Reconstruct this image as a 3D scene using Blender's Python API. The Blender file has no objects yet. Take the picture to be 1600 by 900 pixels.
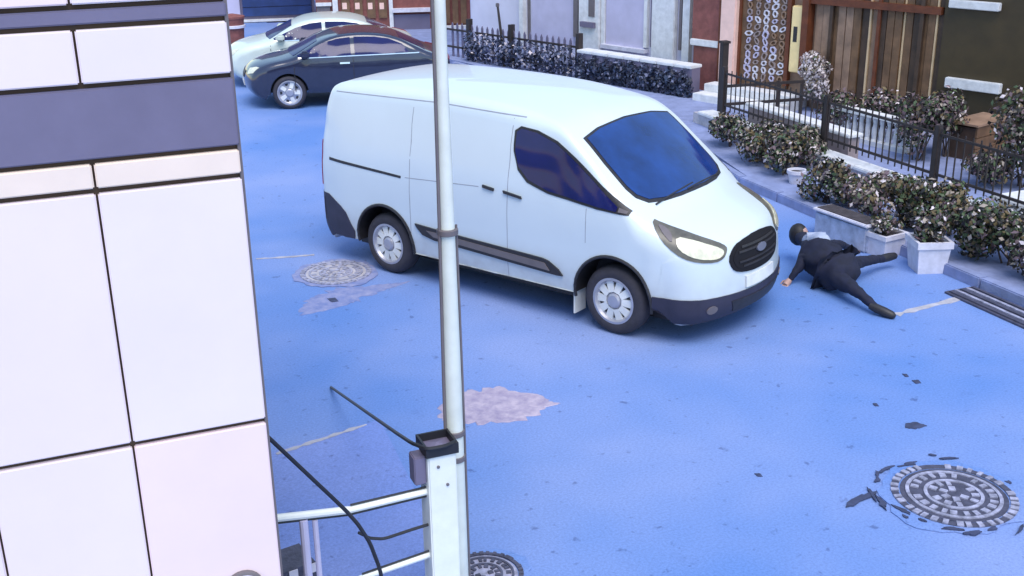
import bpy, bmesh, math, random
from mathutils import Vector, Matrix, noise
from mathutils.bvhtree import BVHTree
random.seed(7)
R = math.radians
scene = bpy.context.scene
C = scene.collection

# ------------------------------------------------------------------ camera
# world frame: X across the street (to the right), Y along it (away), Z up
CAM_H, PITCH, ROLL, FPX, YAW = 4.199, 0.35396, -0.0158, 1800.6, R(-22)
fw0 = Vector((0, math.cos(PITCH), -math.sin(PITCH))); r0 = Vector((1, 0, 0)); u0 = r0.cross(fw0)
rr = math.cos(ROLL) * r0 + math.sin(ROLL) * u0
uu = -math.sin(ROLL) * r0 + math.cos(ROLL) * u0
Q = Matrix.Rotation(YAW, 3, 'Z')
FW, RT, UP = Q @ fw0, Q @ rr, Q @ uu
cam_d = bpy.data.cameras.new('camera'); cam = bpy.data.objects.new('camera', cam_d); C.objects.link(cam)
cam_d.sensor_width = 36; cam_d.lens = 36 * FPX / 1600; cam_d.clip_end = 2000; cam_d.clip_start = 0.05
m = Matrix((RT, UP, -FW)).transposed().to_4x4(); m.translation = (0, 0, CAM_H); cam.matrix_world = m
scene.camera = cam

# ------------------------------------------------------------------ light
SUN_EL, SUN_AZ = R(62), R(190)          # azimuth clockwise from +Y
world = bpy.data.worlds.new('World'); scene.world = world; world.use_nodes = True
nt = world.node_tree; bg = nt.nodes['Background']
sky = nt.nodes.new('ShaderNodeTexSky'); sky.sky_type = 'NISHITA'; sky.sun_disc = False
sky.sun_elevation = SUN_EL; sky.sun_rotation = SUN_AZ; sky.air_density = 1.6; sky.dust_density = 0.6; sky.ozone_density = 2.5
nt.links.new(sky.outputs[0], bg.inputs[0]); bg.inputs[1].default_value = 0.12
sd = bpy.data.lights.new('sun', 'SUN'); sd.energy = 1.5; sd.angle = R(40); sd.color = (1.0, 0.93, 0.86)
sun = bpy.data.objects.new('sun', sd); C.objects.link(sun)
sv = Vector((math.sin(SUN_AZ) * math.cos(SUN_EL), math.cos(SUN_AZ) * math.cos(SUN_EL), math.sin(SUN_EL)))
sun.rotation_euler = sv.to_track_quat('Z', 'Y').to_euler()
vs = scene.view_settings; vs.view_transform = 'Standard'; vs.look = 'None'; vs.gamma = 1; vs.exposure = 1.02
vs.use_curve_mapping = False

# ------------------------------------------------------------------ layout helpers
def ray(px, py):
    return FW * FPX + RT * (px - 800) + UP * (450 - py)
EYE = Vector((0, 0, CAM_H))
def G(px, py, z=0.0):                       # point of the ground (or a level z)
    d = ray(px, py); return EYE + d * ((z - CAM_H) / d.z)
def onY(px, py, Y):
    d = ray(px, py); return EYE + d * (Y / d.y)
def at(px, py, dist):                       # point at a horizontal distance
    d = ray(px, py); return EYE + d * (dist / math.hypot(d.x, d.y))
class Line:                                 # a vertical plane over a ground line
    def __init__(s, A, ang): s.A = Vector((A[0], A[1], 0)); s.ang = R(ang); s.d = Vector((math.cos(s.ang), math.sin(s.ang), 0)); s.n = Vector((-math.sin(s.ang), math.cos(s.ang), 0))
    def pix(s, px, py, off=0.0):
        d = ray(px, py); A = s.A + s.n * off
        P = EYE + d * ((A - EYE).dot(s.n) / d.dot(s.n)); return (P - s.A).dot(s.d), P.z
    def rect(s, x0, y0, x1, y1, off=0.0):
        xm, ym = (x0 + x1) / 2, (y0 + y1) / 2
        a, b = s.pix(x0, ym, off)[0], s.pix(x1, ym, off)[0]
        c, d = s.pix(xm, y1, off)[1], s.pix(xm, y0, off)[1]
        return min(a, b), max(a, b), c, d

# ------------------------------------------------------------------ materials
MATS = {}
def mat(name, col, rough=0.6, metal=0.0, var=0.12, scale=6.0, bump=0.0, bscale=40.0, col2=None, spec=0.5, emit=0, coat=0.0):
    if name in MATS: return MATS[name]
    mt = bpy.data.materials.new(name); mt.use_nodes = True; t = mt.node_tree; b = t.nodes['Principled BSDF']
    b.inputs['Roughness'].default_value = rough; b.inputs['Metallic'].default_value = metal
    b.inputs['Specular IOR Level'].default_value = spec; b.inputs['Coat Weight'].default_value = coat
    tc = t.nodes.new('ShaderNodeTexCoord')
    n = t.nodes.new('ShaderNodeTexNoise'); n.inputs['Scale'].default_value = scale; n.inputs['Detail'].default_value = 6; n.inputs['Roughness'].default_value = 0.6
    t.links.new(tc.outputs['Object'], n.inputs['Vector'])
    rp = t.nodes.new('ShaderNodeValToRGB'); rp.color_ramp.elements[0].position = 0.3; rp.color_ramp.elements[1].position = 0.7
    c2 = col2 or tuple(min(1, c * (1 + var)) for c in col); c1 = tuple(c * (1 - var) for c in col) if not col2 else col
    rp.color_ramp.elements[0].color = (*c1, 1); rp.color_ramp.elements[1].color = (*c2, 1)
    t.links.new(n.outputs['Fac'], rp.inputs[0]); t.links.new(rp.outputs[0], b.inputs['Base Color'])
    if bump:
        n2 = t.nodes.new('ShaderNodeTexNoise'); n2.inputs['Scale'].default_value = bscale; n2.inputs['Detail'].default_value = 5
        t.links.new(tc.outputs['Object'], n2.inputs['Vector'])
        bp = t.nodes.new('ShaderNodeBump'); bp.inputs['Strength'].default_value = bump; bp.inputs['Distance'].default_value = 0.02
        t.links.new(n2.outputs['Fac'], bp.inputs['Height']); t.links.new(bp.outputs[0], b.inputs['Normal'])
    MATS[name] = mt; return mt

def asphalt(name, base, tint):
    mt = bpy.data.materials.new(name); mt.use_nodes = True; t = mt.node_tree; b = t.nodes['Principled BSDF']
    tc = t.nodes.new('ShaderNodeTexCoord')
    def noise(sc, det=6, rg=0.6):
        n = t.nodes.new('ShaderNodeTexNoise'); n.inputs['Scale'].default_value = sc; n.inputs['Detail'].default_value = det; n.inputs['Roughness'].default_value = rg
        t.links.new(tc.outputs['Object'], n.inputs['Vector']); return n
    def ramp(src, p0, c0, p1, c1):
        r = t.nodes.new('ShaderNodeValToRGB'); e = r.color_ramp.elements; e[0].position = p0; e[0].color = (*c0, 1); e[1].position = p1; e[1].color = (*c1, 1)
        t.links.new(src, r.inputs[0]); return r
    def mix(a, bb, f, mode='MIX'):
        x = t.nodes.new('ShaderNodeMix'); x.data_type = 'RGBA'; x.blend_type = mode
        if isinstance(f, (int, float)): x.inputs[0].default_value = f
        else: t.links.new(f, x.inputs[0])
        t.links.new(a, x.inputs[6]); t.links.new(bb, x.inputs[7]); return x.outputs[2]
    big = ramp(noise(0.35, 3).outputs['Fac'], 0.35, base, 0.65, tint)
    fine = ramp(noise(55, 4, 0.7).outputs['Fac'], 0.3, (0.78, 0.78, 0.80), 0.7, (1.36, 1.34, 1.32))
    c = mix(big.outputs[0], fine.outputs[0], 0.7, 'MULTIPLY')
    # stains and pock marks
    st = ramp(noise(2.3, 8, 0.7).outputs['Fac'], 0.62, (1, 1, 1), 0.76, (0.66, 0.66, 0.7))
    c = mix(c, st.outputs[0], 0.6, 'MULTIPLY')
    pk = ramp(noise(9, 3, 0.5).outputs['Fac'], 0.65, (1, 1, 1), 0.72, (0.5, 0.5, 0.55))
    c = mix(c, pk.outputs[0], 0.8, 'MULTIPLY')
    lt = ramp(noise(5, 6, 0.75).outputs['Fac'], 0.64, (0, 0, 0), 0.8, (0.1, 0.1, 0.12))
    c = mix(c, lt.outputs[0], 1.0, 'ADD')
    t.links.new(c, b.inputs['Base Color'])
    b.inputs['Roughness'].default_value = 0.75
    bp = t.nodes.new('ShaderNodeBump'); bp.inputs['Strength'].default_value = 0.35; bp.inputs['Distance'].default_value = 0.01
    t.links.new(noise(120, 4).outputs['Fac'], bp.inputs['Height']); t.links.new(bp.outputs[0], b.inputs['Normal'])
    MATS[name] = mt; return mt

ROAD = asphalt('asphalt', (0.10, 0.205, 0.49), (0.20, 0.275, 0.525))
APRON = asphalt('apron_concrete', (0.14, 0.22, 0.53), (0.21, 0.27, 0.55))
PATCHM = mat('patch_concrete', (0.26, 0.22, 0.34), 0.9, var=0.3, scale=9, bump=0.6, bscale=30, col2=(0.5, 0.42, 0.5))
PATCHB = mat('patch_asphalt', (0.13, 0.18, 0.40), 0.9, var=0.3, scale=8, bump=0.6, bscale=30, col2=(0.30, 0.31, 0.48))
WHITE = mat('van_paint', (0.62, 0.69, 0.74), 0.28, var=0.02, scale=1.5, coat=0.4)
PANEL = mat('panel_white', (0.80, 0.67, 0.68), 0.35, var=0.03, scale=1.2)
PANEL2 = mat('panel_cream', (0.82, 0.66, 0.55), 0.4, var=0.05, scale=3)
BAND = mat('panel_grey', (0.15, 0.132, 0.205), 0.55, var=0.12, scale=2)
JOINT = mat('joint_dark', (0.06, 0.036, 0.022), 0.8)
SEAM = mat('seam_shadow_grey', (0.30, 0.31, 0.36), 0.6)
GRILLE = mat('grille_black', (0.012, 0.011, 0.014), 0.7, spec=0.2)
GLASS = mat('glass_blue', (0.007, 0.036, 0.17), 0.08, var=0.5, scale=1.6, spec=0.8)  # uneven blue paints soft sky reflections into the windscreen
GLASSD = mat('glass_dark', (0.010, 0.012, 0.085), 0.12, var=0.3, scale=1.5, spec=0.35)
BLACK = mat('black_plastic', (0.022, 0.02, 0.024), 0.5, var=0.3, scale=20)
BUMPER = mat('bumper_plastic', (0.028, 0.026, 0.05), 0.55, var=0.2, scale=8)
TRIM = mat('trim_grey', (0.14, 0.12, 0.13), 0.55)
TYRE = mat('tyre_rubber', (0.035, 0.032, 0.045), 0.8, var=0.2, scale=15)
RIM = mat('rim_silver', (0.42, 0.42, 0.48), 0.35, metal=0.5, var=0.1)
CHROME = mat('chrome', (0.7, 0.7, 0.72), 0.15, metal=1.0)
LENS = mat('lens_clear', (0.72, 0.68, 0.50), 0.12, var=0.2, scale=14, coat=0.6)
LENSD = mat('lens_surround', (0.12, 0.11, 0.09), 0.3, var=0.3, scale=12)
RED = mat('tail_red', (0.25, 0.015, 0.02), 0.25)
PLATE = mat('plate_white', (0.72, 0.72, 0.72), 0.4)
EMBL = mat('emblem_blue', (0.22, 0.23, 0.30), 0.3, metal=0.4)
CARD = mat('car_dark_paint', (0.022, 0.026, 0.055), 0.18, var=0.1, coat=0.7)
CARW = mat('car_white_paint', (0.62, 0.68, 0.62), 0.25, coat=0.5, var=0.03)
IRON = mat('wrought_iron', (0.03, 0.022, 0.022), 0.6, var=0.3)
WPAINT = mat('white_painted_metal', (0.75, 0.76, 0.72), 0.45, var=0.06, scale=9)
POLEM = mat('pole_paint', (0.66, 0.68, 0.62), 0.5, var=0.1, scale=5)
CABLE = mat('cable_black', (0.015, 0.015, 0.02), 0.5)
CASTIRON = mat('cast_iron', (0.075, 0.075, 0.115), 0.6, metal=0.2, var=0.35, scale=14, bump=0.3)
CASTLIGHT = mat('cast_iron_worn', (0.30, 0.30, 0.40), 0.55, var=0.5, scale=18)
TARD = mat('tar_dark', (0.04, 0.05, 0.105), 0.8, var=0.4, scale=12)
STONE = mat('stone_pale', (0.42, 0.40, 0.44), 0.85, var=0.25, scale=7, bump=0.4)
PAVE = mat('pavement_blue_grey', (0.22, 0.26, 0.44), 0.85, var=0.2, scale=5, bump=0.3)
STONEW = mat('stone_white', (0.66, 0.66, 0.68), 0.8, var=0.15, scale=8, bump=0.2)
TAUPE = mat('render_taupe', (0.30, 0.24, 0.24), 0.9, var=0.25, scale=6, bump=0.3)
PLASTERW = mat('plaster_white', (0.62, 0.60, 0.72), 0.8, var=0.07, scale=2, bump=0.1)
PLASTERL = mat('plaster_lilac', (0.50, 0.47, 0.63), 0.8, var=0.08, scale=3)
PINK = mat('pilaster_pink', (0.84, 0.56, 0.48), 0.7, var=0.1, scale=5)
CREAM = mat('pilaster_cream', (0.86, 0.66, 0.33), 0.7, var=0.1, scale=5)
BRICKR = mat('wall_redbrown', (0.22, 0.075, 0.065), 0.8, var=0.25, scale=7, bump=0.2)
WOODA = mat('wood_brown', (0.15, 0.082, 0.042), 0.6, var=0.35, scale=5)
WOODB = mat('wood_taupe', (0.27, 0.17, 0.115), 0.6, var=0.3, scale=5)
WOODC = mat('wood_dark', (0.06, 0.035, 0.022), 0.6, var=0.35, scale=5)
WOODL = mat('wood_pale_edge', (0.60, 0.43, 0.26), 0.6, var=0.2, scale=5)
OLIVE = mat('gate_olive_brown', (0.052, 0.035, 0.013), 0.55, var=0.22, scale=2.5)
BEAM = mat('beam_oxblood', (0.13, 0.035, 0.012), 0.6, var=0.3)
BLUEW = mat('shutter_blue', (0.02, 0.045, 0.16), 0.45, var=0.25, scale=3)
SOIL = mat('soil', (0.05, 0.04, 0.045), 0.95, var=0.4, scale=12, bump=0.6)
LEAF = [mat('leaf_%s' % n, c, 0.6, var=0.3, scale=9) for n, c in (('green', (0.055, 0.085, 0.035)), ('dark', (0.010, 0.009, 0.009)), ('mauve', (0.13, 0.085, 0.10)), ('olive', (0.13, 0.092, 0.04)), ('pale', (0.30, 0.25, 0.21)))]
FLOWER = mat('petal_pale', (0.62, 0.54, 0.56), 0.7, var=0.2, scale=20)
BARK = mat('bark', (0.07, 0.05, 0.045), 0.9, var=0.3)
COAT = mat('coat_navy', (0.008, 0.010, 0.030), 0.85, var=0.4, scale=10)
SCARF = mat('scarf_pale', (0.36, 0.40, 0.52), 0.85, var=0.15, scale=14)
SKIN = mat('skin', (0.42, 0.26, 0.22), 0.6, var=0.08)
HAIR = mat('hair_dark', (0.012, 0.01, 0.012), 0.6)
BLUEBOX = mat('planter_blue_grey', (0.34, 0.38, 0.50), 0.7, var=0.3, scale=9)
POT = mat('pot_white', (0.62, 0.60, 0.68), 0.6, var=0.15, scale=9)

def grime(mt, z_hi, col, amount):
    t = mt.node_tree; b = t.nodes['Principled BSDF']; src = b.inputs['Base Color'].links[0].from_socket
    tc = t.nodes.new('ShaderNodeTexCoord'); sp = t.nodes.new('ShaderNodeSeparateXYZ'); t.links.new(tc.outputs['Object'], sp.inputs[0])
    mr = t.nodes.new('ShaderNodeMapRange'); mr.inputs[1].default_value = z_hi; mr.inputs[2].default_value = .15; mr.inputs[3].default_value = 0; mr.inputs[4].default_value = amount
    t.links.new(sp.outputs[2], mr.inputs[0])
    n = t.nodes.new('ShaderNodeTexNoise'); n.inputs['Scale'].default_value = 7; n.inputs['Detail'].default_value = 8; t.links.new(tc.outputs['Object'], n.inputs['Vector'])
    mu = t.nodes.new('ShaderNodeMath'); mu.operation = 'MULTIPLY'; t.links.new(mr.outputs[0], mu.inputs[0]); t.links.new(n.outputs['Fac'], mu.inputs[1])
    x = t.nodes.new('ShaderNodeMix'); x.data_type = 'RGBA'; t.links.new(mu.outputs[0], x.inputs[0]); t.links.new(src, x.inputs[6]); x.inputs[7].default_value = (*col, 1); t.links.new(x.outputs[2], b.inputs['Base Color'])
grime(WHITE, .75, (.30, .27, .27), 1.1)

# ------------------------------------------------------------------ mesh helpers
class MB:
    def __init__(s): s.v = []; s.f = []; s.mi = []
    def add(s, vs_, fs, mi=0):
        o = len(s.v); s.v += [tuple(v) for v in vs_]; s.f += [tuple(i + o for i in f) for f in fs]; s.mi += [mi] * len(fs); return s
    def box(s, x0, x1, y0, y1, z0, z1, mi=0, bev=0.0):
        x0, x1 = min(x0, x1), max(x0, x1); y0, y1 = min(y0, y1), max(y0, y1); z0, z1 = min(z0, z1), max(z0, z1)
        if bev <= 0:
            return s.add([(x0,y0,z0),(x1,y0,z0),(x1,y1,z0),(x0,y1,z0),(x0,y0,z1),(x1,y0,z1),(x1,y1,z1),(x0,y1,z1)],
                [(0,3,2,1),(4,5,6,7),(0,1,5,4),(1,2,6,5),(2,3,7,6),(3,0,4,7)], mi)
        bm = bmesh.new(); bmesh.ops.create_cube(bm, size=1, matrix=Matrix.Translation(((x0+x1)/2,(y0+y1)/2,(z0+z1)/2)) @ Matrix.Diagonal((x1-x0,y1-y0,z1-z0,1)))
        bmesh.ops.bevel(bm, geom=bm.edges[:], offset=min(bev, .45*min(x1-x0,y1-y0,z1-z0)), segments=2, affect='EDGES')
        bm.verts.index_update(); s.add([v.co for v in bm.verts], [[v.index for v in f.verts] for f in bm.faces], mi); bm.free(); return s
    def tube(s, pts, r, n=8, mi=0, cap=True):
        pts = [Vector(p) for p in pts]; rs = r if isinstance(r, (list, tuple)) else [r] * len(pts)
        vs_ = []; up = Vector((0, 0, 1))
        for i, p in enumerate(pts):
            t = (pts[min(i+1, len(pts)-1)] - pts[max(i-1, 0)]).normalized()
            a = t.cross(up)
            if a.length < .05: a = t.cross(Vector((0, 1, 0)))
            a.normalize(); b = t.cross(a)
            for k in range(n):
                w = 2 * math.pi * k / n; vs_.append(p + (a * math.cos(w) + b * math.sin(w)) * rs[i])
        fs = [(i*n+k, i*n+(k+1) % n, (i+1)*n+(k+1) % n, (i+1)*n+k) for i in range(len(pts)-1) for k in range(n)]
        if cap: fs += [tuple(range(n))[::-1], tuple((len(pts)-1)*n+k for k in range(n))]
        return s.add(vs_, fs, mi)
    def lathe(s, prof, n=24, axis='Z', c=(0,0,0), mi=0, caps=True):        # prof: (radius, height)
        vs_ = []
        for r, h in prof:
            for k in range(n):
                w = 2*math.pi*k/n; a, b = r*math.cos(w), r*math.sin(w)
                vs_.append((c[0]+a, c[1]+b, c[2]+h) if axis == 'Z' else (c[0]+a, c[1]+h, c[2]+b))
        fs = [(i*n+k, i*n+(k+1) % n, (i+1)*n+(k+1) % n, (i+1)*n+k) for i in range(len(prof)-1) for k in range(n)]
        if caps: fs += [tuple(range(n))[::-1], tuple((len(prof)-1)*n+k for k in range(n))]
        return s.add(vs_, fs, mi)
    def prism(s, poly, z0, z1, mi=0):
        n = len(poly); vs_ = [(x, y, z0) for x, y in poly] + [(x, y, z1) for x, y in poly]
        return s.add(vs_, [tuple(range(n))[::-1], tuple(range(n, 2*n))] + [(i, (i+1) % n, n+(i+1) % n, n+i) for i in range(n)], mi)
    def mesh(s, name, mats, smooth=False, ang=35):
        me = bpy.data.meshes.new(name); me.from_pydata(s.v, [], s.f); me.validate()
        for m_ in (mats if isinstance(mats, (list, tuple)) else [mats]): me.materials.append(m_)
        if len(me.polygons) == len(s.mi): me.polygons.foreach_set('material_index', s.mi)
        bm = bmesh.new(); bm.from_mesh(me); bmesh.ops.recalc_face_normals(bm, faces=bm.faces[:]); bm.to_mesh(me); bm.free()
        if smooth:
            me.polygons.foreach_set('use_smooth', [True] * len(me.polygons)); me.set_sharp_from_angle(angle=R(ang))
        me.update(); return me
    def build(s, name, mats, parent=None, smooth=False, ang=35):
        return link(name, s.mesh(name, mats, smooth, ang), parent)
def link(name, me, parent=None, loc=None, rz=None):
    o = bpy.data.objects.new(name, me); C.objects.link(o); o.parent = parent
    if loc is not None: o.location = loc
    if rz is not None: o.rotation_euler = (0, 0, rz)
    return o
def tag(o, label, cat, group=None):
    o['label'] = label; o['category'] = cat
    if group: o['group'] = group
    return o
def thing(name, label, cat, loc=(0, 0, 0), rz=0.0, group=None):
    o = bpy.data.objects.new(name, None); o.empty_display_size = 0.2; C.objects.link(o); o.location = loc; o.rotation_euler = (0, 0, rz)
    return tag(o, label, cat, group)
def struct(o): o['kind'] = 'structure'; return o
def bx(name, m_, parent, *a, bev=0.0): return MB().box(*a, bev=bev).build(name, m_, parent, smooth=bev > 0)
def blob(cx, cy, rx, ry, n=28, jag=0.15, rot=0, seed=0):
    rnd = random.Random(seed); out = []
    ph = [rnd.uniform(0, 6.28) for _ in range(4)]
    for k in range(n):
        w = 2*math.pi*k/n; q = 1 + jag*(math.sin(2*w+ph[0])*.4 + math.sin(3*w+ph[1])*.4 + math.sin(7*w+ph[2])*.3) + rnd.uniform(-jag, jag)*.4
        x, y = rx*q*math.cos(w), ry*q*math.sin(w); out.append((cx+x*math.cos(rot)-y*math.sin(rot), cy+x*math.sin(rot)+y*math.cos(rot)))
    return out

# ================================================================== GROUND
struct(MB().add([(-150,-100,-.02),(150,-100,-.02),(150,220,-.02),(-150,220,-.02)], [(0,1,2,3)]).build('ground', APRON))
KX = 8.62                                    # road edge on the right
struct(MB().prism([(-30,-20),(KX,-20),(KX,13),(9.0,15.5),(9.4,18),(8.2,24),(6.5,30),(4,60),(-30,60)], -.012, 0.0).build('road', ROAD))
# concrete apron behind the railing at the left
ap = MB().prism([(-3,5.4),(1.95,5.6),(2.12,8.13),(1.2,7.93),(-3,7.2)], 0.0, .012).build('apron', APRON); struct(ap)
# ================================================================== SIDE GARDEN
struct(MB().prism([(KX+.13,-5),(20,-5),(20,40),(6.8,30.2),(8.6,24),(9.75,18),(9.3,15.4),(KX+.13,12.9)], -.01, .10).build('pavement', PAVE))
kerb = bpy.data.objects.new('kerb', None); C.objects.link(kerb); struct(kerb)
kpts = [(KX+.065, 4.0), (KX+.065, 13.0), (9.1, 15.5), (9.55, 18.0), (8.4, 24.0)]
for a, b in zip(kpts, kpts[1:]):
    A, B = Vector((*a, 0)), Vector((*b, 0)); L = (B-A).length; n = max(1, round(L/.9)); d = (B-A).normalized()
    me = MB().box(-L/n/2+.006, L/n/2-.006, -.065, .065, -.01, .12, bev=.012).mesh('kerb_stone', PAVE, True)
    for k in range(n):
        o = link('kerb_stone', me, kerb, A+d*(L/n*(k+.5)), math.atan2(d.y, d.x))

# ---- gutter strips at the road edge, right of the frame
gut = thing('drain_grate', 'dark slotted drain grate along the kerb right of the square white pot', 'drain', (8.42, 7.55, 0), 0)
bx('frame', CASTIRON, gut, -.20, .17, -1.0, 1.0, 0.001, .02)
for k in range(5):
    bx('bar', CASTLIGHT if k % 2 else CASTIRON, gut, -.17+k*.072, -.135+k*.072, -.97, .97, .015, .034)

# ---- manholes
def manhole(name, label, loc, r, mats, blocks=True, rz=0, seed=1):
    t = thing(name, label, 'manhole', loc, rz, 'manhole covers in the road')
    MB().prism(blob(0, 0, r*1.42, r*1.38, 44, .10, seed=seed), 0.001, .006).build('asphalt_collar', mats[3], t)
    MB().lathe([(r*1.17,.0),(r*1.17,.012),(r*1.04,.014),(r*1.03,.005)], 48, caps=False).build('frame', mats[0], t, True)
    MB().lathe([(r*1.0,.0),(r*1.0,.010),(r*.2,.010),(.01,.010)], 48).build('lid', mats[1], t, True)
    for q in (.9, .56):
        MB().lathe([(r*q,.009),(r*q,.019),(r*(q-.07),.019),(r*(q-.07),.009)], 40, caps=False).build('ring', mats[2], t, True)
    b = MB(); rnd = random.Random(seed)
    for q, n in ((.73, 22), (.40, 12), (.2, 6), (1.10, 34)):
        for k in range(n):
            if rnd.random() < .12: continue
            w = 2*math.pi*k/n + rnd.uniform(-.05, .05); cx, cy = q*r*math.cos(w), q*r*math.sin(w); s_ = r*.055 * rnd.uniform(.8, 1.2); l = r*.075
            ca, sa = math.cos(w), math.sin(w)
            P = [(cx+a*ca-c*sa, cy+a*sa+c*ca) for a, c in ((-l,-s_),(l,-s_),(l,s_),(-l,s_))]
            b.prism(P, .0085, .020)
    o = b.build('tread_pattern', mats[2], t); o['kind'] = 'stuff'
    return t
mh = manhole('manhole_cover', 'large dark patterned round manhole cover in cracked asphalt', (*G(1490,775).xy, 0.002), .36, (CASTIRON, CASTIRON, CASTLIGHT, ROAD), seed=3)
# broken tar collar pieces around the large cover
c0 = G(1490,775)
for k in range(26):
    w = k*2*math.pi/26 + random.uniform(-.12, .12); rr_ = random.uniform(.455, .60)
    if random.random() < .2: continue
    px, py = rr_*math.cos(w), rr_*math.sin(w)
    MB().prism(blob(px, py, random.uniform(.02,.09), random.uniform(.008,.022), 14, .5, w+1.57+random.uniform(-.35,.35), seed=k), .004, .0105+.0003*k).build('tar_crack', TARD, mh)
MB().prism(blob(-.62, .22, .15, .035, 16, .4, .3, seed=44), .004, .0105).build('tar_crack', TARD, mh)
manhole('manhole_cover', 'worn pale round manhole cover beside the rear wheel of the van', (*G(525,427).xy, 0.002), .33, (CASTLIGHT, STONE, CASTLIGHT, PATCHB), seed=5)
manhole('manhole_cover', 'pale manhole cover cut by the bottom edge beside the white post', (*G(757,900).xy, 0.002), .21, (CASTIRON, CASTLIGHT, CASTIRON, ROAD), seed=8)
# ---- repair patches and marks on the road
def patch(label, pix, m_, z=.004, name='road_patch', cat='road patch', jit=.045, seed=1):
    rnd = random.Random(seed); P = [G(*q) for q in pix]; out = []
    for i, a in enumerate(P):
        b = P[(i+1) % len(P)]
        for k in range(9):
            q = a.lerp(b, k/9); j_ = rnd.uniform(-jit, jit); m0 = sum((v for v in P), Vector())/len(P); dq = (q-m0).normalized(); out.append((q.x+dq.x*j_, q.y+dq.y*j_))
    cx = sum(q[0] for q in out)/len(out); cy = sum(q[1] for q in out)/len(out)
    n = len(out); b_ = MB().add([(x-cx, y-cy, .0) for x, y in out]+[((x-cx)*.97, (y-cy)*.97, .006) for x, y in out]+[(0, 0, .0065)], [(i, (i+1) % n, n+(i+1) % n, n+i) for i in range(n)]+[(n+i, n+(i+1) % n, 2*n) for i in range(n)])
    o = b_.build(name, m_); o.location = (cx, cy, z-.003)
    return tag(o, label, cat)
patch('rough pinkish concrete patch in the road right of the pole', [(735,612),(780,604),(860,625),(872,632),(820,655),(740,662),(690,655),(690,625)], PATCHM, seed=2)
patch('broken pale asphalt below the rear manhole cover', [(480,468),(520,452),(600,445),(640,440),(575,462),(540,478),(470,492)], PATCHB, seed=3, jit=.06)
patch('black tar spot on the road above the large manhole cover', [(1414,662),(1432,660),(1448,666),(1430,671),(1415,669)], TARD, seed=4, jit=.006, name='tar_spot', cat='tar spot')
for i, (q, s_, lab) in enumerate([((1185,743),6,'lone dark chip on the open road left of the large manhole'), ((1368,633),5,'small dark chip on the road above the tar spot'), ((1432,597),7,'dark chip on the road furthest above the large manhole'), ((1415,587),5,'faint chip beside the furthest dark chip on the road'), ((520,470),9,'black hole in the broken asphalt near the rear wheel')]):
    patch(lab, [(q[0]-s_,q[1]-2),(q[0]+s_*.4,q[1]-s_*.4),(q[0]+s_,q[1]+2),(q[0]-s_*.2,q[1]+s_*.4)], TARD, seed=20+i, jit=.004, name='road_chip', cat='road chip', z=.009 if i == 4 else .004)
# pale joint lines
def streak(label, pix, w, m_, seed):
    rnd = random.Random(seed); P = [G(*q) for q in pix]; L_, R_ = [], []
    for a, b in zip(P, P[1:]):
        n = (b-a).normalized(); n = Vector((-n.y, n.x, 0))
        for k in range(7):
            q = a.lerp(b, k/7); h = w*rnd.uniform(.3, 1.2)
            L_.append((q+n*h).xy); R_.append((q-n*h*rnd.uniform(.4, 1)).xy)
    o = MB().prism([tuple(q) for q in L_+R_[::-1]], .0125 if seed == 1 else .001, .0165 if seed == 1 else .005).build('joint_line', m_); tag(o, label, 'joint line')
streak('pale worn joint across the apron left of the white post', [(432,712),(500,690),(585,662)], .03, STONE, 1)
streak('pale line across the road beside the fallen person', [(1400,492),(1480,472),(1562,450)], .05, STONE, 2)
streak('thin pale crack line on the road behind the van', [(400,405),(450,402),(498,398)], .03, STONE, 3)

# ================================================================== PANEL-CLAD BUILDING (left)
WY, WE = 4.94, 0.745
bl = thing('panel_building', 'pale panel clad building with dark joints and grey bands on the left', 'building', (WE, WY, 0))
bx('wall', JOINT, bl, -7.0, -.012, 0.0, 3.2, 0, 5.6)
g = .0115
cols = [(-.61+i*-.60, -.006+i*-.60) for i in range(11)]
PTINT = [PANEL, mat('panel_pinkish', (0.83,0.655,0.66), .35, var=.04, scale=1.2), mat('panel_bluish', (0.785,0.67,0.69), .35, var=.04, scale=1.2)]
def row(z0, z1, m_, name, cols_=cols, proud=.03, gap=g):
    for a, b in cols_:
        if m_ in PTINT: m_ = random.choice(PTINT)
        bx(name, m_, bl, a+gap, b-gap*.2, -proud, .004, z0+gap, z1-gap, bev=.006)
row(-.6+.6, .58, PANEL, 'panel'); row(.58, 1.775, PANEL, 'panel'); row(1.775, 2.95, PANEL, 'panel')
row(2.95, 3.075, PANEL2, 'panel'); row(3.38, 3.615, PANEL, 'panel'); row(3.69, 4.3, PANEL, 'panel')
row(3.08, 3.375, BAND, 'band', [(-7.0, -.002)], .026, .004); row(3.62, 3.685, BAND, 'band', [(-7.0, -.002)], .024, .004)
row(4.3, 5.5, PANEL, 'panel')
bx('corner_trim', TRIM, bl, -.011, .004, -.014, .05, 0, 5.6)
bx('coping', BAND, bl, -7.05, .05, -.05, 3.25, 5.605, 5.7)
q = onY(378, 897, WY); dl = thing('wall_lamp', 'round white lamp on the pale panel wall at the bottom edge', 'lamp', (q.x, WY-.03, q.z-.055))
MB().lathe([(.095,0),(.095,-.02),(.085,-.026)], 24, 'Y').build('base_plate', TRIM, dl, True)
MB().lathe([(.08,-.0262),(.078,-.05),(.06,-.072),(.03,-.083),(.005,-.085)], 24, 'Y').build('dome', PLASTERL, dl, True)

# ================================================================== GATE POST, POLE, RAILS, CABLES
PY = 5.35
a, b = onY(676, 880, PY), onY(719, 880, PY); top = onY(690, 708, PY).z; pw = b.x-a.x
gp = thing('gate_post', 'square white post with dark collar in front of the pole', 'post', ((a.x+b.x)/2, PY+pw/2, 0))
bx('shaft', WPAINT, gp, -pw/2, pw/2, -pw/2, pw/2, 0, top, bev=.008)
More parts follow.
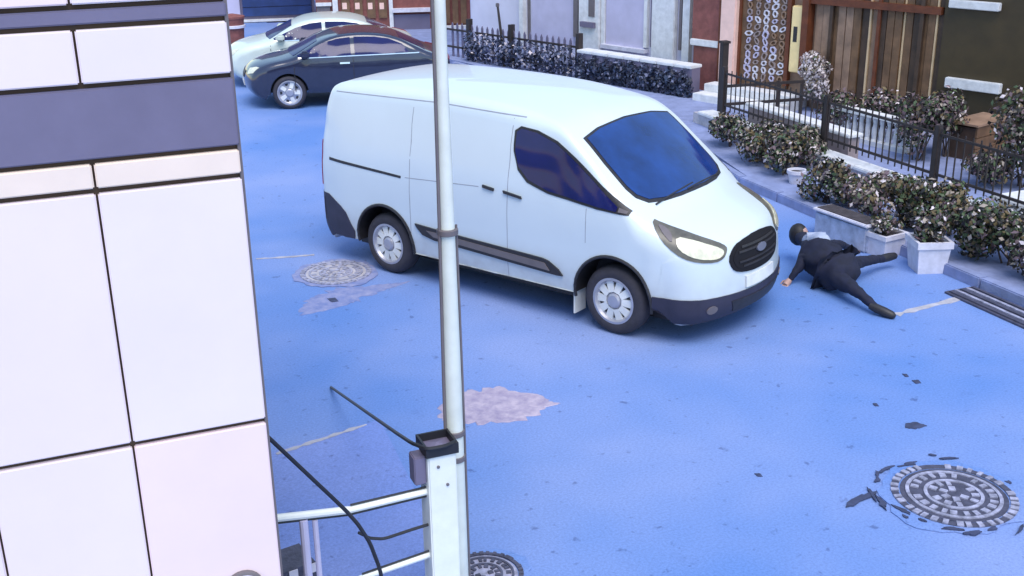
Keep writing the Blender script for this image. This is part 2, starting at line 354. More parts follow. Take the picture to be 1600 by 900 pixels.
# dark open collar on top
cm = MB(); hw = pw/2+.012
for sx0, sx1, sy0, sy1 in ((-hw,hw,-hw,-hw+.012),(-hw,hw,hw-.012,hw),(-hw,-hw+.012,-hw+.012,hw-.012),(hw-.012,hw,-hw+.012,hw-.012)):
    cm.box(sx0, sx1, sy0, sy1, top-.012, top+.05)
cm.build('collar', CABLE, gp)
MB().add([(-pw/2,-pw/2,top+.004),(pw/2,-pw/2,top+.004),(pw/2,pw/2,top+.004),(-pw/2,pw/2,top+.004),(0,0,top+.03)], [(0,1,4),(1,2,4),(2,3,4),(3,0,4)]).build('cap', BAND, gp)
zz = onY(700, 770, PY).z
for k, dx in enumerate((-.025, .025)):
    MB().lathe([(.009,0),(.009,-.006),(.004,-.008)], 10, 'Y', (dx, -pw/2, top-.08-.12*k)).build('bolt', TRIM, gp, True)
bx('side_box', BAND, gp, -pw/2-.07, -pw/2-.001, -.05, .05, top-.19, top-.02, bev=.006)  # grey box on the upper left side of the post
q0, q1 = at(686, 0, 5.85), at(709, 640, 5.85)
dirp = (q0-q1).normalized(); base = q1 - dirp*(q1.z/dirp.z); tp = q1 + dirp*((7.0-q1.z)/dirp.z)
pl = thing('street_pole', 'tall thin white pole standing behind the square post', 'pole', base)
MB().tube([(0,0,0), (tp-base)*.21, (tp-base)*.45, tp-base], [.053, .049, .033, .024], 20).build('shaft', POLEM, pl, True)
MB().lathe([(.11,0),(.11,.015),(.06,.03),(.052,.05)], 20).build('base_plate', POLEM, pl, True)
for z_ in (1.0, 1.16, 2.35):
    c_ = (tp-base)*(z_/7.0); MB().lathe([(.052,0),(.058,.004),(.058,.03),(.052,.034)], 20, 'Z', c_).build('band_clamp', TRIM, pl, True)
PV = (tp-base)/7.0
MB().tube([PV*z_+Vector((-dx, -.012, 0)) for z_, dx in ((1.0,.060),(1.5,.058),(2.2,.050),(3.15,.042),(5.0,.037))], .009, 8).build('edge_tube', TRIM, pl, True)  # thin dark tubes along the left and right edges of the pole
MB().tube([PV*z_+Vector((dx, -.006, 0)) for z_, dx in ((.05,.062),(.8,.059),(1.5,.056),(2.4,.048))], .007, 8).build('edge_tube', TRIM, pl, True)
# rails
RY = PY+.06
rl = thing('railing', 'white tubular railing between the panel building and the square post', 'railing', (0, RY, 0))
def rail(name, p, q, r, m_):
    A, B = onY(*p, RY), onY(*q, RY); o = Vector((0, RY, 0)); return MB().tube([A-o, B-o], r, 10).build(name, m_, rl, True)
rail('top_rail', (428,810), (545,797), .022, WPAINT); rail('top_rail', (545,797), (682,764), .020, WPAINT)
rail('bottom_rail', (560,905), (684,862), .018, WPAINT)
for px_, w_ in ((474, .024), (492, .016)):
    A = onY(px_, 812, RY); MB().tube([(A.x, 0, 0), (A.x, 0, A.z)], w_, 10).build('upright', PLASTERL, rl, True)
for a_, b_, dz, r_ in (((548,796),(682,764),.028,.006),((548,796),(682,764),-.030,.006),((566,903),(684,862),.026,.006),((430,810),(545,797),-.030,.006)):
    A, B = onY(*a_, RY), onY(*b_, RY); o = Vector((0, RY, -dz)); MB().tube([A-o, B-o], r_, 6).build('halo_line', CABLE, rl, True)  # thin dark tubes added beside the rails to draw sharpening halos
def cable(label, pts, r=.011):
    P = [onY(x, y, Yp) if Yp else G(x, y, .01) for x, y, Yp in pts]
    # smooth
    for _ in range(2):
        N = [P[0]]
        for i in range(len(P)-1): N += [P[i].lerp(P[i+1], .12), P[i].lerp(P[i+1], .88)]
        P = N + [P[-1]]
    o = MB().tube(P, r, 8).build('cable', CABLE, None, True); return tag(o, label, 'cable', 'black cables by the post')
cable('black stay cable running from the road up to the top of the square post', [(517,605,None),(640,691,5.45),(668,702,5.33),(695,697,5.32),(711,690,5.36)])
cable('black cable from the panel building corner down across the white railing', [(418,682,5.05),(540,797,5.3),(560,820,5.3),(578,848,5.3),(594,890,5.3),(600,930,5.3)])
cable('short black cable curving between the two white rails', [(560,832,5.41),(578,841,5.4),(600,842,5.4),(645,827,5.4),(684,815,5.4)], .009)
# small things at the foot of the wall
q = G(461, 870, .3)
MX = thing('mesh_crate', 'small dark chequered crate at the foot of the panel building', 'crate', (q.x-.02, q.y, 0), .2)
bx('body', CASTIRON, MX, -.13, .10, -.12, .12, 0, .30)
for i in range(4):
    for j in range(4):
        if (i+j) % 2 == 0: bx('slat', POT, MX, -.13+i*.058, -.075+i*.058, -.127, -.121, .04+j*.065, .10+j*.065)

# ================================================================== VEHICLE SHELLS
def smooth_profile(P, it=2):
    P = [Vector((x, 0, z)) for x, z in P]
    for _ in range(it):
        N = [P[0]]
        for i in range(len(P)-1): N += [P[i].lerp(P[i+1], .25), P[i].lerp(P[i+1], .75)]
        P = N + [P[-1]]
    return P
def shell(name, prof, bend, crown, width, rad, m_, arches, z_bot, ndiv=3, seg=.10):
    P = smooth_profile(prof, 2)
    # resample
    out = [P[0]]
    for a, b in zip(P, P[1:]):
        n = max(1, int((b-a).length/seg))
        for k in range(1, n+1): out.append(a.lerp(b, k/n))
    P = [out[0]]
    for q in out[1:]:
        if (q-P[-1]).length > .012: P.append(q)
    N = len(P); loops = []
    cen = Vector((sum(q.x for q in P)/N, 0, 1.0))
    for i, q in enumerate(P):
        t = (P[min(i+1, N-1)]-P[max(i-1, 0)]).normalized(); n = Vector((t.z, 0, -t.x))
        if n.dot(cen-q) < 0: n = -n
        w = width(q.x, q.z); r = min(rad(q.x, q.z), w*.4); c = bend(q.x, q.z); row_ = []
        for _ in range(6): w = width(q.x-c*w*w+n.x*r, q.z-crown(q.x)*w*w+n.z*r)
        ys = [(w-r)*k/6 for k in range(7)]
        for y in ys: row_.append(Vector((q.x-c*y*y, y, q.z-crown(q.x)*y*y)))
        for ph in (18, 36, 54, 72, 90):
            s_, co = math.sin(R(ph)), math.cos(R(ph)); y = (w-r)+r*s_; ins = r*(1-co)
            row_.append(Vector((q.x-c*y*y, y, q.z-crown(q.x)*y*y)) + n*ins)
        e = row_[-1]; e.y = width(e.x, e.z); loops.append(row_)
    bm = bmesh.new(); M = len(loops[0])
    def half(sgn):
        V = [[bm.verts.new((p.x, p.y*sgn, p.z)) if not (j == 0) else None for j, p in enumerate(r_)] for r_ in loops]; return V
    mid = [bm.verts.new(r_[0]) for r_ in loops]
    H = {s_: half(s_) for s_ in (1, -1)}
    for s_ in (1, -1):
        V = H[s_]
        for i in range(N): V[i][0] = mid[i]
        for i in range(N-1):
            for j in range(M-1):
                f = (V[i][j], V[i+1][j], V[i+1][j+1], V[i][j+1]); bm.faces.new(f if s_ > 0 else f[::-1])
    arc = [0]
    for a, b in zip(loops, loops[1:]): arc.append(arc[-1]+(b[-1]-a[-1]).length)
    bots = {}
    for s_ in (1, -1):
        V = H[s_]; e0, e1 = loops[0][-1], loops[-1][-1]; prev = None; bot = []
        ROWS = 9
        for i in range(N):
            e = loops[i][-1]
            fx = (e.x-e0.x)/(e1.x-e0.x); f = .75*min(1, max(0, fx)) + .25*arc[i]/arc[-1]
            b = Vector((e0.x+(e1.x-e0.x)*f, 0, e0.z+(e1.z-e0.z)*f))
            col = [V[i][M-1]]
            if 0 < i < N-1:
                for k in range(1, ROWS+1):
                    p = Vector((e.x, 0, e.z)).lerp(b, k/ROWS); col.append(bm.verts.new((p.x, s_*width(p.x, p.z), p.z)))
            if prev is not None:
                a_, b_ = prev, col
                if len(a_) == 1 or len(b_) == 1:
                    one, many = (a_[0], b_) if len(a_) == 1 else (b_[0], a_)
                    for k in range(ROWS): bm.faces.new((one, many[k], many[k+1]))
                else:
                    for k in range(ROWS): bm.faces.new((a_[k], a_[k+1], b_[k+1], b_[k]))
            bot.append(col[-1]); prev = col
        bots[s_] = bot
    for k in range(N-1):
        L_ = [bots[1][k], bots[1][k+1], bots[-1][k+1], bots[-1][k]]
        if k == 0:
            L_ = [bots[1][0], bots[1][1], bots[-1][1], bots[-1][0]] + [H[-1][0][j] for j in range(M-2, 0, -1)] + [mid[0]] + [H[1][0][j] for j in range(1, M-1)]
        elif k == N-2:
            L_ = [bots[-1][k], bots[1][k], bots[1][k+1]] + [H[1][N-1][j] for j in range(M-2, 0, -1)] + [mid[N-1]] + [H[-1][N-1][j] for j in range(1, M-1)] + [bots[-1][k+1]]
        u_ = []
        for v in L_:
            if v not in u_: u_.append(v)
        try: bm.faces.new(u_)
        except ValueError: pass
    bmesh.ops.recalc_face_normals(bm, faces=bm.faces[:])
    me = bpy.data.meshes.new(name); bm.to_mesh(me); me.materials.append(m_); me.materials.append(BLACK)
    bvh = BVHTree.FromBMesh(bm); bm.free()
    # wheel arches
    o = bpy.data.objects.new(name, me); C.objects.link(o)
    cb = bmesh.new()
    for ax, az, ar, inner in arches:
        for s_ in (1, -1):
            bmesh.ops.create_cone(cb, cap_ends=True, segments=40, radius1=ar, radius2=ar, depth=.9, matrix=Matrix.Translation((ax, s_*(inner+.45), az)) @ Matrix.Rotation(R(90), 4, 'X'))
    cme = bpy.data.meshes.new('cut'); cb.to_mesh(cme); cb.free(); co_ = bpy.data.objects.new('cut', cme); C.objects.link(co_)
    md = o.modifiers.new('b', 'BOOLEAN'); md.operation = 'DIFFERENCE'; md.solver = 'EXACT'; md.object = co_
    bpy.context.view_layer.update()
    me2 = bpy.data.meshes.new_from_object(o.evaluated_get(bpy.context.evaluated_depsgraph_get()))
    o.modifiers.clear(); o.data = me2; bpy.data.objects.remove(co_)
    for p in me2.polygons:
        c_ = p.center
        for ax, az, ar, inner in arches:
            if math.hypot(c_.x-ax, c_.z-az) < ar+.004 and abs(c_.y) < width(c_.x, c_.z)-.012: p.material_index = 1
        if p.normal.z < -.9 and c_.z < z_bot+.1: p.material_index = 1
    me2.polygons.foreach_set('use_smooth', [True]*len(me2.polygons)); me2.set_sharp_from_angle(angle=R(32))
    return o, bvh

def cast_patch(name, bvh, outline, frame, m_, parent, off=.006, depth=.02, step=.06, smooth=0):
    """outline (a,b) in the frame's 2-D plane, thrown on the shell; frame = (origin, axis a, axis b, ray dir)"""
    O, A, B, D = frame
    pts = [Vector((a, b, 0)) for a, b in outline]
    for _ in range(smooth):
        N = []
        for i in range(len(pts)): q, w = pts[i], pts[(i+1) % len(pts)]; N += [q.lerp(w, .25), q.lerp(w, .75)]
        pts = N
    bm = bmesh.new(); f = bm.faces.new([bm.verts.new(p) for p in pts])
    for ax in (0, 1):
        lo, hi = min(p[ax] for p in pts), max(p[ax] for p in pts); n = int((hi-lo)/step)
        for k in range(1, n+1):
            co = Vector((0, 0, 0)); co[ax] = lo+(hi-lo)*k/(n+1); no = Vector((0, 0, 0)); no[ax] = 1
            bmesh.ops.bisect_plane(bm, geom=bm.verts[:]+bm.edges[:]+bm.faces[:], plane_co=co, plane_no=no)
    bmesh.ops.triangulate(bm, faces=[f for f in bm.faces if len(f.verts) > 4])
    nor = {}
    for v in bm.verts:
        h, n, _, _ = bvh.ray_cast(O+A*v.co.x+B*v.co.y, D)
        if h is None: h, n, _, _ = bvh.find_nearest(O+A*v.co.x+B*v.co.y+D*2.0)
        if n.dot(D) > 0: n = -n
        nor[v] = n; v.co = h+n*off
    bnd = [e for e in bm.edges if e.is_boundary]; inner = {}
    for e in bnd:
        for v in e.verts:
            if v not in inner: inner[v] = bm.verts.new(v.co-nor[v]*depth)
    for e in bnd:
        a_, b_ = e.verts; bm.faces.new((a_, b_, inner[b_], inner[a_]))
    bmesh.ops.recalc_face_normals(bm, faces=bm.faces[:])
    me = bpy.data.meshes.new(name); bm.to_mesh(me); bm.free(); me.materials.append(m_)
    # orient outward
    me.polygons.foreach_set('use_smooth', [True]*len(me.polygons)); me.set_sharp_from_angle(angle=R(40))
    return link(name, me, parent)
X_, Y_, Z_ = Vector((1,0,0)), Vector((0,1,0)), Vector((0,0,1))
def side_frame(s): return (Vector((0, s*3, 0)), X_, Z_, Vector((0, -s, 0)))
FRONT = (Vector((4, 0, 0)), Y_, Z_, Vector((-1, 0, 0)))
REAR = (Vector((-8, 0, 0)), Y_, Z_, Vector((1, 0, 0)))
def interp(T):
    def f(x):
        if x <= T[0][0]: return T[0][1]
        for (a, u), (b, w) in zip(T, T[1:]):
            if x <= b: k = (x-a)/(b-a); k = k*k*(3-2*k); return u+(w-u)*k
        return T[-1][1]
    return f
def make_wheel(r, w, rim_r, parent, loc, s, name='wheel', spokes=8, rimm=None):
    wh = bpy.data.objects.new(name, None); wh.empty_display_size = .1; C.objects.link(wh); wh.parent = parent; wh.location = loc
    if s > 0: wh.rotation_euler = (0, 0, math.pi)
    key = ('wheel', r, w)
    if key not in WH:
        h = w/2
        ty = MB().lathe([(rim_r,h),(rim_r+.02,h*1.0),(r-.05,h*1.02),(r-.015,h*.82),(r,h*.5),(r,-h*.5),(r-.015,-h*.82),(r-.05,-h*1.02),(rim_r+.02,-h),(rim_r,-h*.95),(rim_r-.012,-h*.6),(rim_r-.012,h)], 40, 'Y').mesh('tyre', TYRE, True, 50)
        rm = MB().lathe([(rim_r-.014,h*.5),(rim_r-.014,-h*.62),(rim_r+.002,-h*.98),(rim_r-.02,-h*1.0),(rim_r-.035,-h*.72),(rim_r*.72,-h*.55),(rim_r*.35,-h*.72),(.07,-h*.9),(.055,-h*1.0),(.01,-h*1.02)], 40, 'Y').mesh('rim', rimm or RIM, True, 30)
        sp = MB()
        for k in range(spokes):
            a = 2*math.pi*k/spokes; ca, sa = math.cos(a), math.sin(a)
            P = []
            for q, ww in ((.085, .030), (rim_r-.03, .040)):
                for d in (-ww, ww):
                    P.append((q*ca-d*sa, q*sa+d*ca))
            (x0,z0),(x1,z1),(x2,z2),(x3,z3) = P
            sp.add([(x0,-h*.86,z0),(x1,-h*.86,z1),(x3,-h*.74,z3),(x2,-h*.74,z2),(x0,-h*.5,z0),(x1,-h*.5,z1),(x3,-h*.4,z3),(x2,-h*.4,z2)], [(0,1,2,3),(0,4,5,1),(1,5,6,2),(2,6,7,3),(3,7,4,0)])
        spm = sp.mesh('spoke', PLATE)
        gaps = MB()
        for k in range(spokes):
            a = 2*math.pi*(k+.5)/spokes
            cx, cz = rim_r*.72*math.cos(a), rim_r*.72*math.sin(a)
            gaps.lathe([(rim_r*.13, -h*.50), (rim_r*.13, -h*.64), (rim_r*.02, -h*.645)], 10, 'Y', (cx, 0, cz))
        WH[key] = (ty, rm, spm, gaps.mesh('vent_hole', BLACK))
    for n, me in zip(('tyre', 'rim', 'spokes', 'vent_holes'), WH[key]): link(n, me, wh)
    return wh
WH = {}

# ================================================================== WHITE VAN
VX, VY, VH = 5.472, 9.438, R(-60.85)
van = thing('van', 'white panel van with blue windows stopped at an angle across the road', 'van', (VX, VY, 0), VH)
prof = [(-3.86,.24),(-3.95,.30),(-4.0,.50),(-4.0,.9),(-3.985,1.3),(-3.95,1.65),(-3.89,1.90),(-3.80,1.985),(-3.6,2.02),(-3.0,2.05),(-2.2,2.06),(-1.5,2.04),(-1.0,1.985),(-.72,1.935),(-.53,1.85),
        (-.14,1.56),(.29,1.235),(.42,1.17),(.62,1.105),(.80,1.035),(.93,.965),(.985,.86),(1.0,.72),(1.015,.58),(1.03,.42),(1.01,.30),(.93,.22),(.8,.19)]
wz = interp([(.15,.945),(.5,.985),(1.05,.985),(1.25,.965),(1.6,.91),(1.9,.855),(2.1,.80)])
wx = interp([(-4.05,.955),(-3.5,1.0),(.0,1.0),(.35,.975),(.7,.905),(1.05,.82)])
vwidth = lambda x, z: wz(z)*wx(x)
bendx = interp([(-4.0,-.06),(-3.7,-.03),(-3.0,0),(-1.2,.0),(-.55,.06),(.2,.10),(.8,.28),(1.0,.33)])
vrad = lambda x, z: interp([(-4,.10),(-3.5,.17),(-1.0,.15),(-.5,.075),(.2,.075),(.5,.16),(1.0,.20)])(x)
vcrown = interp([(-4,.035),(-1,.05),(-.4,.03),(.3,.06),(1,.02)])
body, vb = shell('body', prof, lambda x, z: bendx(x), vcrown, vwidth, vrad, WHITE, [(0,.36,.415,.66),(-2.93,.36,.415,.66)], .2)
body.parent = van
NEAR, FAR = side_frame(-1), side_frame(1)
win = [(-1.17,1.78),(-1.12,1.815),(-.94,1.80),(-.70,1.73),(-.49,1.615),(-.19,1.415),(.04,1.255),(.03,1.213),(-.18,1.225),(-.74,1.285),(-.98,1.35),(-1.12,1.46),(-1.165,1.60)]
seal = [(-1.20,1.79),(-1.13,1.838),(-.93,1.823),(-.69,1.753),(-.47,1.637),(-.16,1.43),(.16,1.225),(.15,1.19),(-.18,1.20),(-.75,1.258),(-1.0,1.325),(-1.125,1.425),(-1.19,1.60)]
corner = [(.055,1.252),(.135,1.222),(.13,1.204),(.05,1.212)]
mold = [(-2.47,.66),(-2.44,.62),(-2.36,.555),(-2.2,.525),(-.62,.475),(-.55,.48),(-.60,.535),(-.72,.60),(-.80,.615),(-2.1,.645)]
moldi = [(-2.30,.615),(-2.2,.56),(-.70,.505),(-.76,.575),(-2.1,.615)]
for fr in (NEAR, FAR):
    cast_patch('window_seal', vb, seal, fr, BLACK, van, .006, .02, .03)
    cast_patch('side_window', vb, win, fr, GLASSD, van, .012, .014, .03)
    cast_patch('quarter_panel', vb, corner, fr, TRIM, van, .010, .012, .05)
    mo = cast_patch('side_moulding', vb, mold, fr, BLACK, van, .018, .024, .08)
    cast_patch('inlay', vb, moldi, fr, TRIM, mo, .024, .012, .08)
    cast_patch('door_handle', vb, [(-1.28,1.205),(-1.06,1.180),(-1.05,1.155),(-1.27,1.178)], fr, BLACK, van, .02, .03, .05)
    cast_patch('door_handle', vb, [(-1.54,1.222),(-1.40,1.206),(-1.40,1.178),(-1.54,1.194)], fr, BLACK, van, .02, .03, .05)
    # seams of doors
    for nm, P in (('door_seam', [(-1.235,1.90),(-1.228,1.90),(-1.228,.30),(-1.235,.30)]), ('door_seam', [(-2.54,1.86),(-2.533,1.86),(-2.533,.30),(-2.54,.30)]),
                  ('door_seam', [(-.30,1.19),(-.294,1.19),(-.294,.86),(-.30,.86)]),('door_seam', [(-2.6,1.135),(-2.6,1.128),(-1.6,1.19),(-1.6,1.197)])):
        cast_patch(nm, vb, P, fr, SEAM, van, .0015, .008, .08)
cast_patch('slide_rail', vb, [(-3.76,1.185),(-2.66,1.140),(-2.66,1.115),(-3.76,1.155)], NEAR, BLACK, van, .004, .02, .08)
cast_patch('slide_rail', vb, [(-3.76,1.185),(-2.66,1.140),(-2.66,1.115),(-3.76,1.155)], FAR, BLACK, van, .004, .02, .08)
# creases: raised flat zones pressed into the load bay sides
for fr in (NEAR, FAR):
    cast_patch('gutter_line', vb, [(-3.7,1.905),(-2.2,1.945),(-1.1,1.925),(-1.1,1.915),(-2.2,1.935),(-3.7,1.895)], fr, SEAM, van, .002, .01, .08)
# windscreen thrown along its own normal
wn = Vector((.62, 0, .785)).normalized(); wu = Vector((-.785, 0, .62)).normalized()
WS = (Vector((-.12, 0, 1.54))+wn*2, Y_, wu, -wn)
ws = [(.0,.525),(.5,.50),(.78,.445),(.81,.12),(.815,-.20),(.79,-.32),(.70,-.42),(.5,-.475),(.25,-.50)]
ws = ws + [(0,-.505)] + [(-x, y) for x, y in ws[1:]][::-1]
ws = [(x*.955, y) for x, y in ws]
wsi = [(x*.955, y*.94+.005) for x, y in ws]
cast_patch('windscreen_seal', vb, ws, WS, BLACK, van, .006, .02, .035)
w_ = cast_patch('windscreen', vb, wsi, WS, GLASS, van, .012, .014, .035)
for s0, s1 in ((-.1, .62), (-.62, .05)):
    A = [(s0,-.475),(s1,-.43),(s1,-.418),(s0,-.46)]
    cast_patch('wiper', vb, A, WS, BLACK, w_, .016, .012, .08)
# front end
for fr in (NEAR, FAR):
    cast_patch('sill_trim', vb, [(-2.50,.275),(-.42,.275),(-.42,.215),(-2.50,.215)], fr, WHITE, van, .012, .02, .08)
gr = [(-.47,.80),(-.40,.885),(-.30,.925),(0,.955),(.30,.925),(.40,.885),(.47,.80),(.43,.70),(.36,.655),(.2,.63),(0,.625),(-.2,.63),(-.36,.655),(-.43,.70)]
gg = cast_patch('grille', vb, gr, FRONT, GRILLE, van, .012, .03, .05, 1)
gi = [(x*.90, .79+(z-.79)*.84) for x, z in gr]
cast_patch('grille_mesh', vb, gi, FRONT, GRILLE, gg, .016, .010, .05, 1)
for z_ in (.70, .745, .835, .875):
    h_ = .40-abs(z_-.79)*1.2
    cast_patch('grille_bar', vb, [(-h_,z_+.009),(h_,z_+.009),(h_,z_-.009),(-h_,z_-.009)], FRONT, BLACK, gg, .024, .014, .06)
cast_patch('emblem', vb, [(.085*math.cos(k*.3307), .815+.036*math.sin(k*.3307)) for k in range(19)], FRONT, EMBL, gg, .030, .016, .05)
cast_patch('number_plate', vb, [(-.26,.595),(.26,.595),(.26,.49),(-.26,.49)], FRONT, PLATE, van, .022, .02, .06)
cast_patch('front_bumper', vb, [(-.83,.474),(-.4,.465),(0,.465),(.4,.465),(.83,.474),(.83,.235),(.6,.225),(0,.225),(-.6,.225),(-.83,.235)], FRONT, BUMPER, van, .012, .03, .05)
cast_patch('bumper_corner', vb, [(.425,.475),(.60,.475),(.81,.474),(.81,.235),(.44,.225),(.425,.36)], NEAR, BUMPER, van, .015, .03, .03)
cast_patch('bumper_corner', vb, [(.425,.475),(.60,.475),(.81,.474),(.81,.235),(.44,.225),(.425,.36)], FAR, BUMPER, van, .015, .03, .03)
cast_patch('air_intake', vb, [(-.45,.40),(.45,.40),(.40,.29),(-.40,.29)], FRONT, BLACK, van, .018, .012, .06)
for s in (-1, 1):
    cast_patch('fog_lamp', vb, [(s*.66+.055*math.cos(k*.5236), .36+.038*math.sin(k*.5236)) for k in range(12)], FRONT, TRIM, van, .02, .014, .05)
# headlights thrown diagonally on the front corner
for s in (-1, 1):
    D = Vector((-.62, -s*.78, 0)).normalized(); A = Vector((-D.y, D.x, 0))*s; HLF = (Vector((.75, s*.72, 0))-D*1.5, A, Z_, D)
    hl = [(-.40,1.155),(-.30,1.115),(-.05,1.04),(.18,.965),(.27,.915),(.275,.875),(.24,.815),(.16,.795),(0,.82),(-.15,.865),(-.28,.95),(-.37,1.06)]
    hi = [(-.20,1.03),(-.05,1.00),(.16,.93),(.235,.89),(.235,.86),(.21,.835),(.14,.825),(0,.85),(-.13,.90),(-.20,.96)]
    h = cast_patch('headlight', vb, hl, HLF, LENSD, van, .008, .025, .025, 1)
    cast_patch('lens', vb, hi, HLF, LENS, h, .016, .012, .025, 1)
    cast_patch('indicator', vb, [(-.36,1.12),(-.27,1.085),(-.23,1.04),(-.24,.98),(-.31,1.05)], HLF, TRIM, h, .014, .012, .04, 1)
# rear
for s in (-1, 1):
    fr = NEAR if s < 0 else FAR
    cast_patch('tail_light', vb, [(s*.72,1.35),(s*.90,1.35),(s*.93,.85),(s*.78,.80)], REAR, RED, van, .01, .02, .05)
    cast_patch('rear_bumper', vb, [(-3.99,.775),(-3.80,.765),(-3.60,.66),(-3.52,.60),(-3.40,.40),(-3.42,.30),(-3.6,.27),(-3.99,.27)], fr, BUMPER, van, .010, .03, .05)
cast_patch('rear_bumper', vb, [(-.95,.72),(.95,.72),(.95,.33),(-.95,.33)], REAR, BUMPER, van, .012, .03, .06)
cast_patch('rear_window', vb, [(-.70,1.72),(-.06,1.75),(-.06,1.28),(-.74,1.26)], REAR, GLASSD, van, .006, .02, .06)
cast_patch('rear_window', vb, [(.70,1.72),(.06,1.75),(.06,1.28),(.74,1.26)], REAR, GLASSD, van, .006, .02, .06)
cast_patch('door_seam', vb, [(-.004,1.9),(.004,1.9),(.004,.75),(-.004,.75)], REAR, TRIM, van, .002, .01, .06)
# arch lips
for ax in (0, -2.93):
    for s in (-1, 1):
        P = []
        for k in range(25):
            a = R(-8 + 196*k/24); P.append((ax+.418*math.cos(a), .36+.418*math.sin(a)))
        m_ = MB(); o_ = []
        for x, z in P:
            hz = max(z, .22); o_.append(Vector((x, s*(vwidth(x, hz)+.004), z)))
        m_.tube(o_, .016, 6).build('arch_lip', BLACK, van, True)
for ax in (0, -2.93):
    for s in (-1, 1): make_wheel(.335, .215, .225, van, (ax, s*.845, .333), s, spokes=10)
bx('mud_flap', PLATE, van, -.465, -.45, -.93, -.75, .10, .34); bx('mud_flap', BLACK, van, -.465, -.45, .75, .93, .10, .34)
bx('underbody', BLACK, van, -3.6, .7, -.70, .70, .17, .30)

# ================================================================== PARKED CARS
cprof = [(-2.90,.28),(-3.0,.36),(-3.05,.55),(-3.03,.78),(-2.98,.86),(-2.80,.92),(-2.62,.95),(-2.35,1.12),(-1.95,1.36),(-1.5,1.44),(-1.0,1.43),(-.62,1.34),(-.25,1.12),(.05,.95),(.45,.87),(.70,.78),(.82,.65),(.85,.50),(.83,.36),(.72,.24),(.6,.2)]
HZ = lambda z: z if z < .85 else .85+(z-.85)*.80
cprof = [(x, HZ(z)) for x, z in cprof]
cwz = interp([(.15,.84),(.45,.885),(.80,.885),(.93,.855),(1.13,.74),(1.31,.60)])
cwx = interp([(-3.1,.86),(-2.6,.98),(-.3,1.0),(.3,.96),(.86,.80)])
cwid = lambda x, z: cwz(z)*cwx(x)
def make_car(name, label, loc, rz, paint):
    t = thing(name, label, 'car', loc, rz, 'cars parked behind the van')
    b, bv = shell('body', cprof, lambda x, z: interp([(-3.0,-.12),(-2.6,0),(-1,0),(-.5,.15),(.2,.2),(.85,.32)])(x), lambda x: .05, cwid, lambda x, z: .11, paint, [(0,.31,.345,.6),(-2.35,.31,.345,.6)], .2, seg=.14)
    b.parent = t
    for s in (-1, 1):
        fr = side_frame(s)
        for P in ([(-1.15,1.34),(-.90,1.315),(-.62,1.22),(-.18,.985),(-.20,.945),(-1.15,.955)], [(-2.10,1.15),(-1.85,1.28),(-1.6,1.33),(-1.22,1.345),(-1.22,.955),(-2.22,.97)]):
            cast_patch('side_window', bv, [(x, HZ(z)) for x, z in P], fr, GLASSD, t, .006, .015, .06)
        cast_patch('window_trim', bv, [(x, HZ(z)) for x, z in [(-2.4,.965),(-2.4,.942),(-.2,.925),(-.2,.945)]], fr, CHROME, t, .008, .015, .1)
        for x_ in (-1.19, -.12): cast_patch('door_seam', bv, [(x_,.92),(x_+.012,.92),(x_+.012,.32),(x_,.32)], fr, BLACK, t, .002, .01, .1)
        cast_patch('door_handle', bv, [(-1.12,.82),(-.94,.82),(-.94,.79),(-1.12,.79)], fr, CHROME, t, .018, .03, .06)
        cast_patch('headlight', bv, [(s*.45,.72),(s*.62,.76),(s*.72,.76),(s*.70,.66),(s*.5,.62)], FRONT, LENS, t, .01, .02, .05)
        cast_patch('tail_light', bv, [(s*.40,.88),(s*.70,.90),(s*.72,.76),(s*.42,.76)], REAR, RED, t, .01, .02, .05)
        MB().box(-.40, -.24, s*.86, s*1.0, .93, 1.05, bev=.03).build('wing_mirror', paint, t, True)
    n = Vector((.48,0,.88)).normalized(); u = Vector((-.88,0,.48)).normalized()
    cast_patch('windscreen', bv, [(-.52,.27),(0,.29),(.52,.27),(.68,-.24),(.4,-.29),(0,-.31),(-.4,-.29),(-.68,-.24)], (Vector((-.30,0,1.08))+n*2, Y_, u, -n), GLASSD, t, .006, .015, .08)
    n = Vector((-.48,0,.87)).normalized(); u = Vector((.87,0,.48)).normalized()
    cast_patch('rear_window', bv, [(-.5,.24),(.5,.24),(.64,-.28),(-.64,-.28)], (Vector((-2.28,0,1.08))+n*2, Y_, u, -n), GLASSD, t, .006, .015, .08)
    cast_patch('grille', bv, [(-.34,.66),(.34,.66),(.30,.54),(-.30,.54)], FRONT, BLACK, t, .01, .02, .06)
    cast_patch('number_plate', bv, [(-.24,.48),(.24,.48),(.24,.38),(-.24,.38)], FRONT, PLATE, t, .016, .02, .06)
    for ax in (0, -2.35):
        for s in (-1, 1): make_wheel(.305, .19, .225, t, (ax, s*.77, .303), s, spokes=5)
    return t
g1 = G(455, 171)
CH = R(168)
nx = Vector((math.cos(CH), math.sin(CH), 0)); ny = Vector((-math.sin(CH), math.cos(CH), 0))
# left side of the car faces the camera: wheel outer face is +0.86 on its own y axis
car1 = make_car('parked_car', 'dark blue saloon car parked behind the van with pale wheel', g1-ny*.86, CH, CARD)
car2 = make_car('parked_car', 'white car parked behind the dark saloon, mostly hidden', g1-ny*3.2+nx*.45, CH, CARW)


